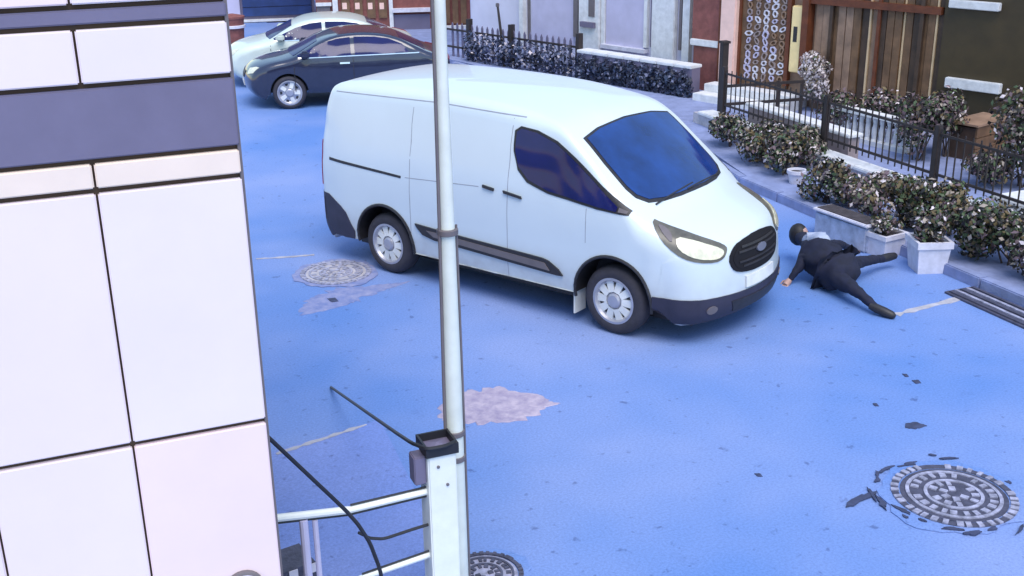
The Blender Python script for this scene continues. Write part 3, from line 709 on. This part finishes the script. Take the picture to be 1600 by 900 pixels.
# ================================================================== PLANTS
LEAFQ = [(-.5,0,0),(0,.28,.06),(.5,0,0),(0,-.28,.06)]
def leafmesh(name, clumps, n, size, seed, mats, weights, droop=.3):
    """many small bent leaf quads spread through the clumps' volumes; clumps = (centre, radii)"""
    rnd = random.Random(seed); b = MB(); vol = [r[0]*r[1]*r[2] for _, r in clumps]
    pick = rnd.choices(range(len(clumps)), vol, k=n)
    for k in pick:
        c_, r_ = clumps[k]
        d = Vector((rnd.gauss(0,1), rnd.gauss(0,1), rnd.gauss(0,1))).normalized(); q = rnd.random()**.4
        p = Vector((c_[0]+d.x*r_[0]*q, c_[1]+d.y*r_[1]*q, c_[2]+d.z*r_[2]*q))
        if p.z < .02: continue
        s_ = size*rnd.uniform(.45, 1.75)
        a = (d+Vector((rnd.uniform(-.9,.9), rnd.uniform(-.9,.9), rnd.uniform(-.5,.8)))).normalized()
        t_ = a.cross(Vector((rnd.uniform(-1,1), rnd.uniform(-1,1), rnd.uniform(-1,1)))).normalized(); u_ = a.cross(t_)
        b.add([p+t_*(x*s_)+u_*(y*s_)+a*(z*s_) for x, y, z in LEAFQ], [(0,1,3),(1,2,3)], rnd.choices(range(len(mats)), weights)[0])
    me = bpy.data.meshes.new(name); me.from_pydata(b.v, [], b.f)
    for m_ in mats: me.materials.append(m_)
    me.polygons.foreach_set('material_index', b.mi); me.update(); return me
def bush(name, label, cat, loc, rx, ry, h, n, size, seed, weights=(3,3,3,2,2), flowers=90, z0=0.0, group=None, stems=6, shape=None):
    rnd = random.Random(seed*13+1); t = thing(name, label, cat, loc, 0, group)
    cl = shape or [((rnd.uniform(-.5,.5)*rx, rnd.uniform(-.5,.5)*ry, z0+h*rnd.uniform(.35,.72)), (rx*rnd.uniform(.4,.6), ry*rnd.uniform(.4,.6), h*rnd.uniform(.25,.36))) for _ in range(6)]
    link('foliage', leafmesh('foliage', cl, n, size, seed, LEAF, weights), t)['kind'] = 'stuff'
    if flowers: link('flowers', leafmesh('flowers', [(c_, tuple(q*1.06 for q in r_)) for c_, r_ in cl], flowers, size*.85, seed+99, [FLOWER], (1,)), t)['kind'] = 'stuff'
    sm = MB()
    for c_, r_ in cl[:stems]:
        a = Vector((rnd.uniform(-.12,.12)*rx, rnd.uniform(-.12,.12)*ry, z0)); e = Vector(c_)
        sm.tube([a, a.lerp(e, .5)+Vector((rnd.uniform(-.03,.03), rnd.uniform(-.03,.03), .03)), e], [.012, .009, .004], 5)
    sm.build('stems', BARK, t); return t
def pot(label, loc, w0, w1, h, m_, square=True, rz=0):
    t = thing('flower_pot', label, 'flower pot', loc, rz)
    if square:
        def sq(w, z): return [(-w,-w,z),(w,-w,z),(w,w,z),(-w,w,z)]
        V = sq(w0, 0)+sq(w1, h*.8)+sq(w1+.018, h*.8)+sq(w1+.018, h)+sq(w1-.015, h)+sq(w1-.02, h*.85)
        F = [(0,3,2,1)]+[(i*4+k, i*4+(k+1) % 4, i*4+4+(k+1) % 4, i*4+4+k) for i in range(5) for k in range(4)]+[(20,21,22,23)]
        MB().add(V, F).build('body', m_, t)
        bx('soil', SOIL, t, -w1+.021, w1-.021, -w1+.021, w1-.021, h*.5, h*.9)
    else:
        MB().lathe([(w0,0),(w1,h*.82),(w1+.018,h*.83),(w1+.018,h),(w1-.012,h),(w1-.02,h*.86),(.01,h*.86)], 20).build('body', m_, t, True)
        MB().lathe([(w1-.022,h*.861),(w1-.022,h*.9),(.01,h*.92)], 20).build('soil', SOIL, t, True)
    return t
P = G(1463, 428); pot('square white flower pot on the road edge, nearest to the right', (P.x, P.y+.16, .0), .145, .175, .36, POT, True, R(-20))
P = G(1392, 402); pot('white box planter at the kerb behind the outstretched leg', (P.x+.02, P.y+.16, .0), .15, .165, .26, POT, True, R(8))
P = G(1248, 300); pot('small lilac white pot beside the van bonnet', (P.x+.02, P.y+.1, .02), .08, .115, .26, POT, False)
P = G(1335, 392); bb = thing('trough_planter', 'long pale blue grey trough at the kerb behind the fallen person', 'planter', (P.x+.12, P.y+.30, .0), R(96))
bx('body', BLUEBOX, bb, -.42, .42, -.13, .13, 0, .30, bev=.02); bx('rim', POT, bb, -.44, .44, -.15, .15, .301, .335, bev=.01); bx('soil', SOIL, bb, -.40, .40, -.115, .115, .336, .345)
GR = 'flowering shrubs along the kerb'
def kb(px, py, label, rx, ry, h, seed, zb=.1, n=1500, fl=130, w=(5,7,3,4,2), size=.054):
    p_ = G(px, py, zb); bush('shrub', label, 'shrub', (p_.x, p_.y, zb), rx, ry, h, n, size, seed, w, fl, group=GR)
kb(1142, 228, 'brown speckled shrub nearest the far end of the kerb row', .45, .50, .55, 11, n=1700, fl=117)
kb(1185, 252, 'dense brown and white shrub just above the van bonnet', .50, .50, .66, 12, n=2200, fl=148)
kb(1225, 272, 'speckled shrub above the small lilac white pot', .46, .45, .66, 21, n=2000, fl=135)
kb(1262, 258, 'grey green shrub at the first railing post', .42, .45, .66, 13, w=(4,2,2,1,6), n=1800)
kb(1290, 316, 'dark speckled shrub at the van end of the pale trough', .40, .45, .56, 14, n=1900, fl=126)
kb(1332, 322, 'brown shrub over the middle of the pale trough', .42, .42, .60, 22, n=1900, fl=126)
kb(1368, 345, 'mauve flowering shrub between the trough and the white box planter', .42, .42, .60, 15, w=(2,2,6,2,3), n=1900, fl=135)
kb(1412, 356, 'bushy olive shrub behind the white box planter', .44, .44, .70, 16, n=2200, w=(5,6,2,6,2), fl=117)
kb(1468, 366, 'tall shrub rising right behind the square white pot', .40, .40, .80, 17, n=2300, w=(6,7,2,5,2), fl=99)
kb(1520, 402, 'dark leafy shrub right of the square white pot', .44, .45, .72, 18, n=2100, w=(6,8,2,4,1), fl=99)
kb(1575, 412, 'low shrub at the right edge of the picture', .44, .45, .62, 19, n=2000, w=(6,8,2,4,1), fl=90)
kb(1628, 445, 'shrub cut by the right edge above the drain grate', .42, .42, .55, 20, w=(3,5,3,2,2))
# plant in the near pot
P = G(1463, 428); bush('potted_plant', 'leafy plant growing out of the square white pot', 'plant', (P.x, P.y+.16, .31), .26, .26, .42, 700, .05, 31, (4,3,2,3,2), 60)
P = G(1392, 402); bush('potted_plant', 'low plant in the white box planter', 'plant', (P.x+.02, P.y+.16, .22), .2, .2, .26, 400, .045, 32, (3,3,3,2,3), 60)

# ---- low garden wall with railing
WA = Line((10.02, 9.0), 90)
gw = thing('garden_wall', 'low stone garden wall with pale coping behind the kerb shrubs', 'wall', (10.02, 0, 0))
bx('base', STONE, gw, -.10, .10, 5.0, 16.4, .1, .27)
me = MB().box(-.15, .15, -.395, .395, .271, .325, bev=.012).mesh('coping_stone', STONEW, True)
for k in range(14): link('coping_stone', me, gw, (0, 5.4+.8*k, 0))
rg = thing('iron_railing', 'dark iron railing with posts on the low garden wall', 'railing', (10.02, 0, 0))
def ypix(px, X=10.02, py=250): d = ray(px, py); return d.y*(X/d.x)
ys = [ypix(1126), ypix(1286), ypix(1462), ypix(1462)-2.6]
for y in ys: bx('post', IRON, rg, -.035, .035, y-.035, y+.035, .326, 1.12, bev=.004)
for z_ in (.50, 1.0): bx('rail', IRON, rg, -.014, .014, ys[-1], ys[0], z_, z_+.03)
n = int((ys[0]-ys[-1])/.13); me = MB().box(-.007, .007, -.007, .007, .44, 1.08).mesh('baluster', IRON)
for k in range(n): link('baluster', me, rg, (0, ys[-1]+.07+k*.13, 0))
pa = thing('parapet', 'low taupe parapet behind the shrubs by the tall dark post', 'wall', (10.45, 0, 0))
bx('base', TAUPE, pa, -.09, .09, ys[1]-.1, ys[0]-.2, .1, .50); bx('coping', STONEW, pa, -.13, .13, ys[1]-.14, ys[0]-.16, .501, .55, bev=.01)
# tall dark post and cross rail at the entrance
P = G(1126, 197); ps = thing('entrance_post', 'tall dark square post at the entrance right of the van roof', 'post', (P.x, P.y, .05))
bx('shaft', IRON, ps, -.055, .055, -.055, .055, 0, 1.32, bev=.006); bx('cap', IRON, ps, -.075, .075, -.075, .075, 1.321, 1.36, bev=.006)
ent = Line((P.x, P.y), -8)
er = thing('entrance_rail', 'dark two bar rail running from the tall dark post to the house', 'railing', (P.x, P.y, 0), ent.ang)
u1 = ent.pix(1255, 155)[0]
for py_ in (131, 159): z_ = ent.pix(1190, py_)[1]; bx('rail', IRON, er, .07, u1, -.02, .02, z_-.025, z_+.02)
for px_ in (1215, 1252): u_ = ent.pix(px_, 150)[0]; bx('upright', IRON, er, u_-.025, u_+.025, -.019, .019, .1, ent.pix(px_, 126)[1])
# white balustrade in the garden
bA = Line((11.6, 13.0), 97)
ba = thing('balustrade', 'short white balustrade between the two rows of shrubs', 'balustrade', (bA.A.x, bA.A.y, .1), bA.ang)
ua, ub = bA.pix(1416, 238)[0], bA.pix(1296, 218)[0]
bx('bottom_rail', STONEW, ba, ua, ub, -.07, .07, .0, .07); bx('top_rail', STONEW, ba, ua, ub, -.08, .08, .42, .49)
me = MB().lathe([(.05,.071),(.035,.10),(.052,.2),(.03,.33),(.05,.40),(.05,.419)], 10).mesh('baluster', STONEW, True); nb = 11
for k in range(nb): link('baluster', me, ba, (ua+(ub-ua)*(k+.5)/nb, 0, 0))
# second row of shrubs
def gb(px, py, label, rx, ry, h, seed, w=(3,4,4,1,1), n=1500, fl=110, z=.1):
    p_ = G(px, py, z); bush('shrub', label, 'shrub', (p_.x, p_.y, z), rx, ry, h, n, .06, seed, w, fl, group='shrubs in the front garden')
gb(1318, 208, 'dark purple shrub left of the white balustrade middle', .55, .5, .72, 41)
gb(1372, 214, 'dark mauve shrub above the white balustrade', .55, .5, .80, 42)
gb(1432, 250, 'purple flowering shrub at the second railing post', .50, .5, 1.05, 43, n=2200, fl=90)
gb(1476, 244, 'mauve shrub in front of the olive brown gate', .45, .5, .95, 44)
gb(1592, 292, 'tall dark shrub at the right edge in front of the olive gate', .50, .55, 1.35, 45, n=2400, w=(3,5,3,1,2), fl=150)
gb(1540, 285, 'low dark shrub right of the wooden box', .55, .6, .5, 46, w=(3,6,3,1,1))
# pale bush at the entrance
P = G(1268, 183); bush('flowering_bush', 'pale white flowering bush by the cream column', 'bush', (P.x, P.y, .1), .38, .36, .95, 700, .06, 51, (1,1,1,1,7), 1300, shape=[((0,0,.72),(.27,.25,.22)),((.04,0,.42),(.24,.22,.26)),((-.05,.02,.9),(.2,.2,.14))])
P = G(1524, 252); wb = thing('wooden_planter', 'brown wooden box planter below the olive brown gate', 'planter', (P.x, P.y, .1), R(15))
for k in range(3): bx('plank', WOODA, wb, -.42, .42, -.22, -.19, .02+k*.16, .17+k*.16)
bx('body', WOODC, wb, -.41, .41, -.189, .2, 0, .47); bx('rim', WOODB, wb, -.45, .45, -.24, .24, .501, .53)
P = onY(1590, 330, G(1590, 352).y); gbk = thing('white_plinth', 'white stone plinth block at the right edge', 'plinth', (G(1592,368).x+.02, G(1592,368).y, .1), R(0))
bx('block', STONEW, gbk, -.2, .22, -.32, .25, 0, .30, bev=.015); bx('cap', STONEW, gbk, -.24, .26, -.36, .29, .301, .35, bev=.01)

# ================================================================== BROWN HOUSE (right)
F = Line((13.3, 14.0), 109.6)
bh = thing('brown_house', 'brown timber fronted house with cream and pink columns and olive gate', 'house', (13.3, 14.0, 0), F.ang)
uL, uR = F.pix(1085, 80)[0], F.pix(1600, 150)[0]-5.0
bx('wall', WOODB, bh, uR, uL, -5.0, 0, 0, 4.6)
bx('roof', BRICKR, bh, uR-.3, uL+.2, -5.2, .5, 4.605, 4.8)
def fr_(name, m_, rect, d1, parent=bh, d0=.001, bev=0.0, line=F):
    a, b, c_, d_ = line.rect(*rect); return bx(name, m_, parent, a, b, d0, d1, max(c_, .02), d_, bev=bev)
fr_('wall_panel', BRICKR, (1086,-60,1131,62), .05); fr_('wall_panel', BRICKR, (1086,73,1131,160), .07)
fr_('sill', STONEW, (1084,62,1133,72), .12, bev=.01)
c1 = fr_('column', PINK, (1136,-120,1160,170), .20, bev=.02); fr_('column', BEAM, (1131,-120,1136,165), .14)
dr = fr_('door', WOODA, (1163,-120,1240,138), .06)
rct = F.rect(1168, -20, 1234, 126); me = MB()
for k in range(6):
    a0, a1 = k*math.pi/3, (k+1)*math.pi/3
    for (q0_, q1_) in ((1.0, .62),):
        x0, z0, x1, z1 = math.cos(a0), math.sin(a0), math.cos(a1), math.sin(a1)
        me.add([(x0*q0_,0,z0*q0_),(x1*q0_,0,z1*q0_),(x1*q1_,0,z1*q1_),(x0*q1_,0,z0*q1_),(x0*q0_,.03,z0*q0_),(x1*q0_,.03,z1*q0_),(x1*q1_,.03,z1*q1_),(x0*q1_,.03,z0*q1_)], [(0,1,5,4),(1,2,6,5),(2,3,7,6),(3,0,4,7),(4,5,6,7)])
om = [me.mesh('ornament', q) for q in (PLASTERL, POT, WOODB, TAUPE)]
nc, nr = 5, 13; sx, sz = (rct[1]-rct[0])/nc, (rct[3]-rct[2])/nr
for i in range(nc):
    for j in range(nr):
        o = link('ornament', random.choices(om, (3, 3, 2, 3))[0], dr, (rct[0]+sx*(i+.5), .061, rct[2]+sz*(j+.5))); o.scale = (sx*random.uniform(.30,.52), 1, sz*random.uniform(.32,.56)); o.rotation_euler = (0, random.uniform(0, 3), 0)
fr_('door_frame', BEAM, (1236,-120,1242,135), .10); fr_('door_frame', BEAM, (1160,-120,1164,150), .10)
cc = fr_('column', CREAM, (1243,8,1262,112), .16, bev=.015)
a, b, c_, d_ = F.rect(1248,40,1254,64); bx('slit', BLACK, cc, a, b, .161, .165, c_, d_)
fr_('column_base', POT, (1164,140,1262,165), .30, bev=.02); fr_('jamb', BEAM, (1263,-60,1273,112), .20)
x = 1276; k = 0
seq = [WOODB, WOODB, WOODA, WOODB, WOODB, WOODA, WOODC, WOODL, WOODB, WOODC, WOODA, WOODA, WOODL, WOODA, WOODC, WOODA, WOODA, WOODL, WOODC, WOODA, WOODB]
while x < 1478:
    m_ = seq[k % len(seq)]; w_ = 4 if m_ is WOODL else 12
    fr_('plank', m_, (x+.6, -90+random.uniform(-3,3), x+w_-.6, 195), .05+random.choice((.0,.015,.03))); x += w_; k += 1
fr_('beam', BEAM, (1268,2,1480,13), .16); fr_('beam', WOODC, (1300,-60,1305,170), .12); fr_('beam', BEAM, (1374,-60,1379,175), .12); fr_('beam', WOODC, (1440,-60,1446,190), .13)
gt = fr_('gate_panel', OLIVE, (1482,-160,1720,222), .14)
for rc in ((1494,0,1573,13), (1487,123,1574,139)): fr_('plate', STONEW, rc, .24, d0=.141, bev=.01)
fr_('ledge', WOODA, (1482,205,1720,216), .22, d0=.141)
# steps in front of the door
st = thing('door_steps', 'pale stone steps in front of the lattice door', 'steps', (13.3, 14.0, 0), F.ang)
a, b, _, _ = F.rect(1140,100,1262,150)
for k in range(2): bx('step', STONEW, st, a-.1, b+.1, .31+k*.32, .62+k*.32, .09, .36-k*.13, bev=.01)

# ================================================================== WHITE HOUSE (centre background)
H = Line((11.06+.94*1.0, 18.26+.342*1.0), 110)
wh_ = thing('white_house', 'white and lilac plastered house with pilasters behind the low fence', 'house', (H.A.x, H.A.y, 0), H.ang)
uL, uR = H.pix(736, 40)[0], H.pix(1084, 60)[0]
bx('wall', PLASTERW, wh_, uR, uL, -6, 0, 0, 5.0); bx('roof', BRICKR, wh_, uR-.3, uL+.3, -6.3, .4, 5.005, 5.2)
hr = lambda name, m_, rect, d1, **kw: fr_(name, m_, rect, d1, wh_, line=H, **kw)
hr('wall_panel', PLASTERL, (832,-60,898,66), .03); hr('wall_panel', PLASTERW, (738,-60,814,70), .03)
hr('drain_pipe', STONEW, (817,-60,823,70), .12); hr('shadow_gap', TRIM, (825,-60,829,66), .02)
hr('drain_pipe', TRIM, (901,-60,908,57), .10); hr('pilaster', STONEW, (911,-60,943,90), .14, bev=.015)
dn = hr('window', TRIM, (928,-60,937,25), .16); hr('mailbox', BAND, (917,33,938,41), .22, d0=.141)
dd = hr('door', PLASTERL, (950,-60,1010,72), .05); hr('door_frame', STONEW, (944,-60,949,74), .09); hr('door_frame', STONEW, (1011,-60,1016,74), .09); hr('door_sill', POT, (946,72,1014,78), .16)
hr('pilaster', STONEW, (1024,-60,1060,98), .12, bev=.015); hr('shadow_gap', BAND, (1018,-60,1022,74), .02); hr('drain_pipe', TRIM, (1067,-60,1071,78), .10); hr('pilaster', STONEW, (1073,-60,1084,98), .12)
# low fence in front of it
L2 = Line((11.06, 18.26), 110)
fw_ = thing('picket_fence', 'dark picket fence in front of the white house', 'fence', (L2.A.x, L2.A.y, 0), L2.ang)
def u2(px): return L2.pix(px, 100)[0]
bx('rail', IRON, fw_, u2(905), u2(700), -.015, .015, .30, .34); bx('rail', IRON, fw_, u2(905), u2(700), -.015, .015, .68, .72)
me = MB().box(-.03, .03, -.036, -.016, .05, .80).add([(-.03,-.036,.80),(.03,-.036,.80),(0,-.036,.86),(-.03,-.016,.80),(.03,-.016,.80),(0,-.016,.86)], [(0,1,2),(5,4,3),(0,2,5,3),(1,4,5,2)]).mesh('picket', BAND)
x0_, x1_ = u2(905), u2(700); n = int((x1_-x0_)/.17)
for k in range(n): link('picket', me, fw_, (x0_+.1+k*.17, 0, 0))
for px_ in (735, 800, 905): bx('post', IRON, fw_, u2(px_)-.045, u2(px_)+.045, -.06, .06, 0, .98)
sk = thing('leaning_stake', 'dark stake leaning above the picket fence', 'stake', (*(L2.A+L2.d*u2(795)+L2.n*.12).xy, .05), L2.ang)
MB().tube([(0,0,0),(.10,.0,.75),(.19,0,1.30)], [.035,.03,.024], 8).build('shaft', IRON, sk, True); bx('tip', TRIM, sk, .16, .23, -.03, .03, 1.28, 1.36, bev=.01)
lw = thing('ivy_wall', 'dark ivy covered low wall with pale coping before the white house', 'wall', (L2.A.x, L2.A.y, 0), L2.ang)
bx('base', BAND, lw, u2(1088), u2(908), -.12, .12, 0, .62)
nn = 7; ua, ub = u2(1088), u2(908); me = MB().box(-(ub-ua)/nn/2+.005, (ub-ua)/nn/2-.005, -.16, .16, .621, .68, bev=.01).mesh('coping_stone', STONEW, True)
for k in range(nn): link('coping_stone', me, lw, (ua+(ub-ua)*(k+.5)/nn, -.02, 0))
IV = [mat('ivy_blue', (.035,.05,.10), .6, var=.3), mat('ivy_dark', (.012,.016,.035), .6), mat('ivy_grey', (.14,.15,.24), .6, var=.3)]
link('ivy', leafmesh('ivy', [((ua+(ub-ua)*(k+.5)/9, .14, .30), ((ub-ua)/14, .10, .34)) for k in range(9)], 3600, .07, 61, IV, (4,4,2)), lw)['kind'] = 'stuff'
pv = thing('hedge', 'thin blue grey hedge growing through the picket fence', 'hedge', (*(L2.A+L2.d*((u2(905)+u2(735))/2)+L2.n*.16).xy, .05), L2.ang)
hw_ = (u2(735)-u2(905))/2
link('foliage', leafmesh('foliage', [((-hw_+2*hw_*(k+.5)/7, 0, .36), (hw_/6, .14, .36)) for k in range(7)], 2600, .07, 62, IV+[FLOWER], (3,3,4,1)), pv)['kind'] = 'stuff'
MB().tube([(-hw_,0,.2),(0,0,.25),(hw_,0,.2)], .012, 5).build('stems', BARK, pv)

# ================================================================== FAR HOUSES
def cam_line(px, py):
    p_ = G(px, py); v = Vector((p_.x, p_.y, 0)); a_ = math.degrees(math.atan2(v.y, v.x)); return Line((p_.x, p_.y), a_+90)
K = cam_line(625, 52)
rh = thing('red_house', 'red brown house with white window frames behind the parked cars', 'house', (K.A.x, K.A.y, 0), K.ang)
kr = lambda name, m_, rect, d1, **kw: fr_(name, m_, rect, d1, rh, line=K, **kw)
uL, uR = K.pix(494, 20)[0], K.pix(735, 20)[0]
bx('wall', BRICKR, rh, uR, uL, -6, 0, 0, 5.2); bx('roof', WOODC, rh, uR-.3, uL+.3, -6.3, .5, 5.205, 5.4)
kr('window_frame', STONEW, (519,-60,527,46), .12); kr('window_frame', STONEW, (607,-60,613,46), .12); kr('balcony_rail', POT, (613,12,672,18), .16)
for a0 in (532, 552, 572, 590):
    wq = kr('window', WOODA, (a0,-60,a0+13,28), .05); a, b, c_, d_ = K.rect(a0+3, 4, a0+10, 14); bx('pane', PINK, wq, a, b, .051, .06, c_, d_)
kr('wall_panel', BAND, (613,22,672,50), .06)
for a0 in (693, 706, 719): kr('slat', WOODA, (a0,-60,a0+9,36), .07)
kr('sill', STONEW, (692,39,734,45), .2); kr('wall_base', TRIM, (692,48,735,70), .1); kr('window_frame', STONEW, (494,4,518,9), .1); kr('wall_panel', TRIM, (496,10,517,44), .06)
K2 = cam_line(425, 33)
sb = thing('blue_shutter_garage', 'garage with dark blue shutter at the top left behind the cars', 'garage', (K2.A.x, K2.A.y, 0), K2.ang)
uL, uR = K2.pix(320, 10)[0], K2.pix(492, 10)[0]
bx('wall', BAND, sb, uR, uL, -4, 0, 0, 4.0); bx('roof', TRIM, sb, uR-.1, uL+.1, -4.1, .25, 4.005, 4.15)
sq = lambda name, m_, rect, d1, **kw: fr_(name, m_, rect, d1, sb, line=K2, **kw)
for k in range(9):
    a, b, _, _ = K2.rect(378, -20, 486, 20); bx('slat', BLUEW, sb, a, b, .001, .05, .16+k*.26, .405+k*.26, bev=.008)
sq('pillar', PLASTERL, (336,-60,372,26), .08); sq('threshold', STONEW, (352,29,490,33), .22)
bn = thing('litter_bin', 'dark red bin between the panel building and the white car', 'bin', (*G(366, 68).xy, 0), 0)
MB().lathe([(.26,0),(.30,.62),(.32,.63),(.32,.68),(.05,.74)], 16).build('body', BRICKR, bn, True); MB().lathe([(.325,.40),(.325,.46),(.30,.47)], 16).build('band', POT, bn, True)

# ================================================================== FALLEN PERSON
def skin(name, verts, edges, radii, m_, parent, root=0, sub=2, folds=0.0):
    me = bpy.data.meshes.new(name); me.from_pydata([tuple(v) for v in verts], edges, []); o = bpy.data.objects.new(name, me); C.objects.link(o)
    md = o.modifiers.new('skin', 'SKIN'); md.use_smooth_shade = True
    for i, r_ in enumerate(radii):
        me.skin_vertices[0].data[i].radius = r_ if isinstance(r_, tuple) else (r_, r_)
        me.skin_vertices[0].data[i].use_root = (i == root)
    s_ = o.modifiers.new('sub', 'SUBSURF'); s_.levels = sub; s_.render_levels = sub
    bpy.context.view_layer.update()
    m2 = bpy.data.meshes.new_from_object(o.evaluated_get(bpy.context.evaluated_depsgraph_get())); o.modifiers.clear(); o.data = m2
    m2.materials.clear(); m2.materials.append(m_); 
    if folds:
        for v in m2.vertices:
            v.co += v.normal * (noise.noise(v.co*9)*folds + noise.noise(v.co*23)*folds*.4)
    m2.polygons.foreach_set('use_smooth', [True]*len(m2.polygons)); o.parent = parent; return o
base = G(1318, 424); base.z = 0
def W(px, py, z): return G(px, py, z)-base
pn = thing('person', 'person in a dark coat thrown to the ground in front of the van', 'person', base+Vector((-.07, -.02, 0)))
hip, belly, chest, neck = W(1320,424,.20), W(1300,408,.25), W(1279,392,.30), W(1266,379,.31)
head, crown = W(1260,370,.31), W(1254,360,.31)
shn, shf = W(1262,404,.24), W(1296,380,.36)
hpn, hpf = W(1316,434,.17), W(1328,414,.24)
kn_n = W(1346,452,.16); ank_n = W(1374,478,.07); toe_n = W(1390,485,.05)
kn_f, ank_f, toe_f = W(1352,406,.22), W(1384,402,.14), W(1402,398,.14)
eln, han = W(1250,424,.12), W(1240,436,.04)
elf, haf = W(1322,380,.20), W(1338,388,.05)
V = [hip, belly, chest, neck, head, crown, hpn, kn_n, ank_n, toe_n, hpf, kn_f, ank_f, toe_f, shn, eln, han, shf, elf, haf]
Ed = [(0,1),(1,2),(2,3),(3,4),(4,5),(0,6),(6,7),(7,8),(8,9),(0,10),(10,11),(11,12),(12,13),(2,14),(14,15),(15,16),(2,17),(17,18),(18,19)]
Rd = [.15,.14,.15,.055,.085,.06,.11,.062,.042,.032,.11,.062,.042,.03,.07,.045,.03,.07,.045,.03]
skin('body', V, Ed, Rd, COAT, pn, 0, 3, .014)
# coat skirt over hips and thighs
skin('coat', [chest, belly, hip, hip.lerp(kn_n, .45)+Vector((0,0,-.04)), hip.lerp(kn_f, .35), shn.lerp(shf,.5), belly+Vector((-.04,-.16,-.10))], [(5,0),(0,1),(1,2),(2,3),(2,4),(1,6)], [.20,.22,.22,.17,.16,.15,.20], COAT, pn, 1, 3, .035)
# head: face, hair, pale scarf
hc = head.lerp(crown, .4)
face = MB(); N_ = 14
def ell(b, c_, r_, n=14, mrows=9):
    V_ = []; F_ = []
    for i in range(mrows+1):
        t_ = math.pi*i/mrows
        for k in range(n): w = 2*math.pi*k/n; V_.append((c_.x+r_[0]*math.sin(t_)*math.cos(w), c_.y+r_[1]*math.sin(t_)*math.sin(w), c_.z+r_[2]*math.cos(t_)))
    for i in range(mrows):
        for k in range(n): F_.append((i*n+k, i*n+(k+1) % n, (i+1)*n+(k+1) % n, (i+1)*n+k))
    return b.add(V_, F_)
ell(face, hc, (.082, .092, .115)); fd = Vector((.45, -.80, .25)).normalized(); fs_ = fd.cross(Z_).normalized(); fu = fs_.cross(fd)
ell(face, hc+fd*.090-fu*.012, (.016, .018, .022), 8, 5); ell(face, hc+fs_*.082, (.015,.02,.03), 8, 5); ell(face, hc-fs_*.082, (.015,.02,.03), 8, 5)
hd_ = face.build('head', SKIN, pn, True, 60)
ey = MB(); [ell(ey, hc+fd*.078+fs_*(s*.034)+fu*.022, (.012,.012,.009), 8, 5) for s in (-1, 1)]; ey.build('eyes', HAIR, hd_, True); mo_ = MB(); ell(mo_, hc+fd*.080-fu*.055, (.024,.014,.007), 8, 5); mo_.build('mouth', BRICKR, hd_, True)
hb = MB(); ell(hb, hc-fd*.025+fu*.015, (.10,.11,.125)); hb.build('hair', HAIR, pn, True, 60)
skin('scarf', [neck+Vector((-.05,-.05,.03)), neck+Vector((.07,-.05,.02)), chest.lerp(shf, .4)+Vector((0,0,.10)), belly+Vector((.05,.08,.16))], [(0,1),(1,2),(2,3)], [.08,.10,.10,.07], SCARF, pn, 1, 3, .02)
def hand(c_, d_, up_, m_=SKIN):
    d_ = d_.normalized(); s_ = d_.cross(up_).normalized(); b = MB()
    b.tube([c_-d_*.03, c_+d_*.02, c_+d_*.07], [.024, .036, .034], 8)
    for k, L in enumerate((.062, .075, .07, .055)):
        o_ = c_+d_*.065+s_*(.027-.018*k); b.tube([o_, o_+d_*L*.5+up_*.006, o_+d_*L-up_*.012], [.0095, .009, .007], 6)
    o_ = c_+d_*.01+s_*.03; b.tube([o_, o_+s_*.03+d_*.02, o_+s_*.035+d_*.055-up_*.008], [.011, .0105, .008], 6)
    return b.build('hand', m_, pn, True, 60)
hand(han, (han-eln).normalized()*.6+Vector((-.3,-.3,0)), Z_); hand(haf, (haf-elf), Z_)
for a_, t_ in ((ank_n, toe_n), (ank_f, toe_f)):
    d_ = (t_-a_).normalized(); MB().tube([a_-d_*.05, a_+d_*.02, a_+d_*.11, a_+d_*.19, a_+d_*.215], [.036, .046, .046, .038, .02], 10).build('shoe', BLACK, pn, True, 60)
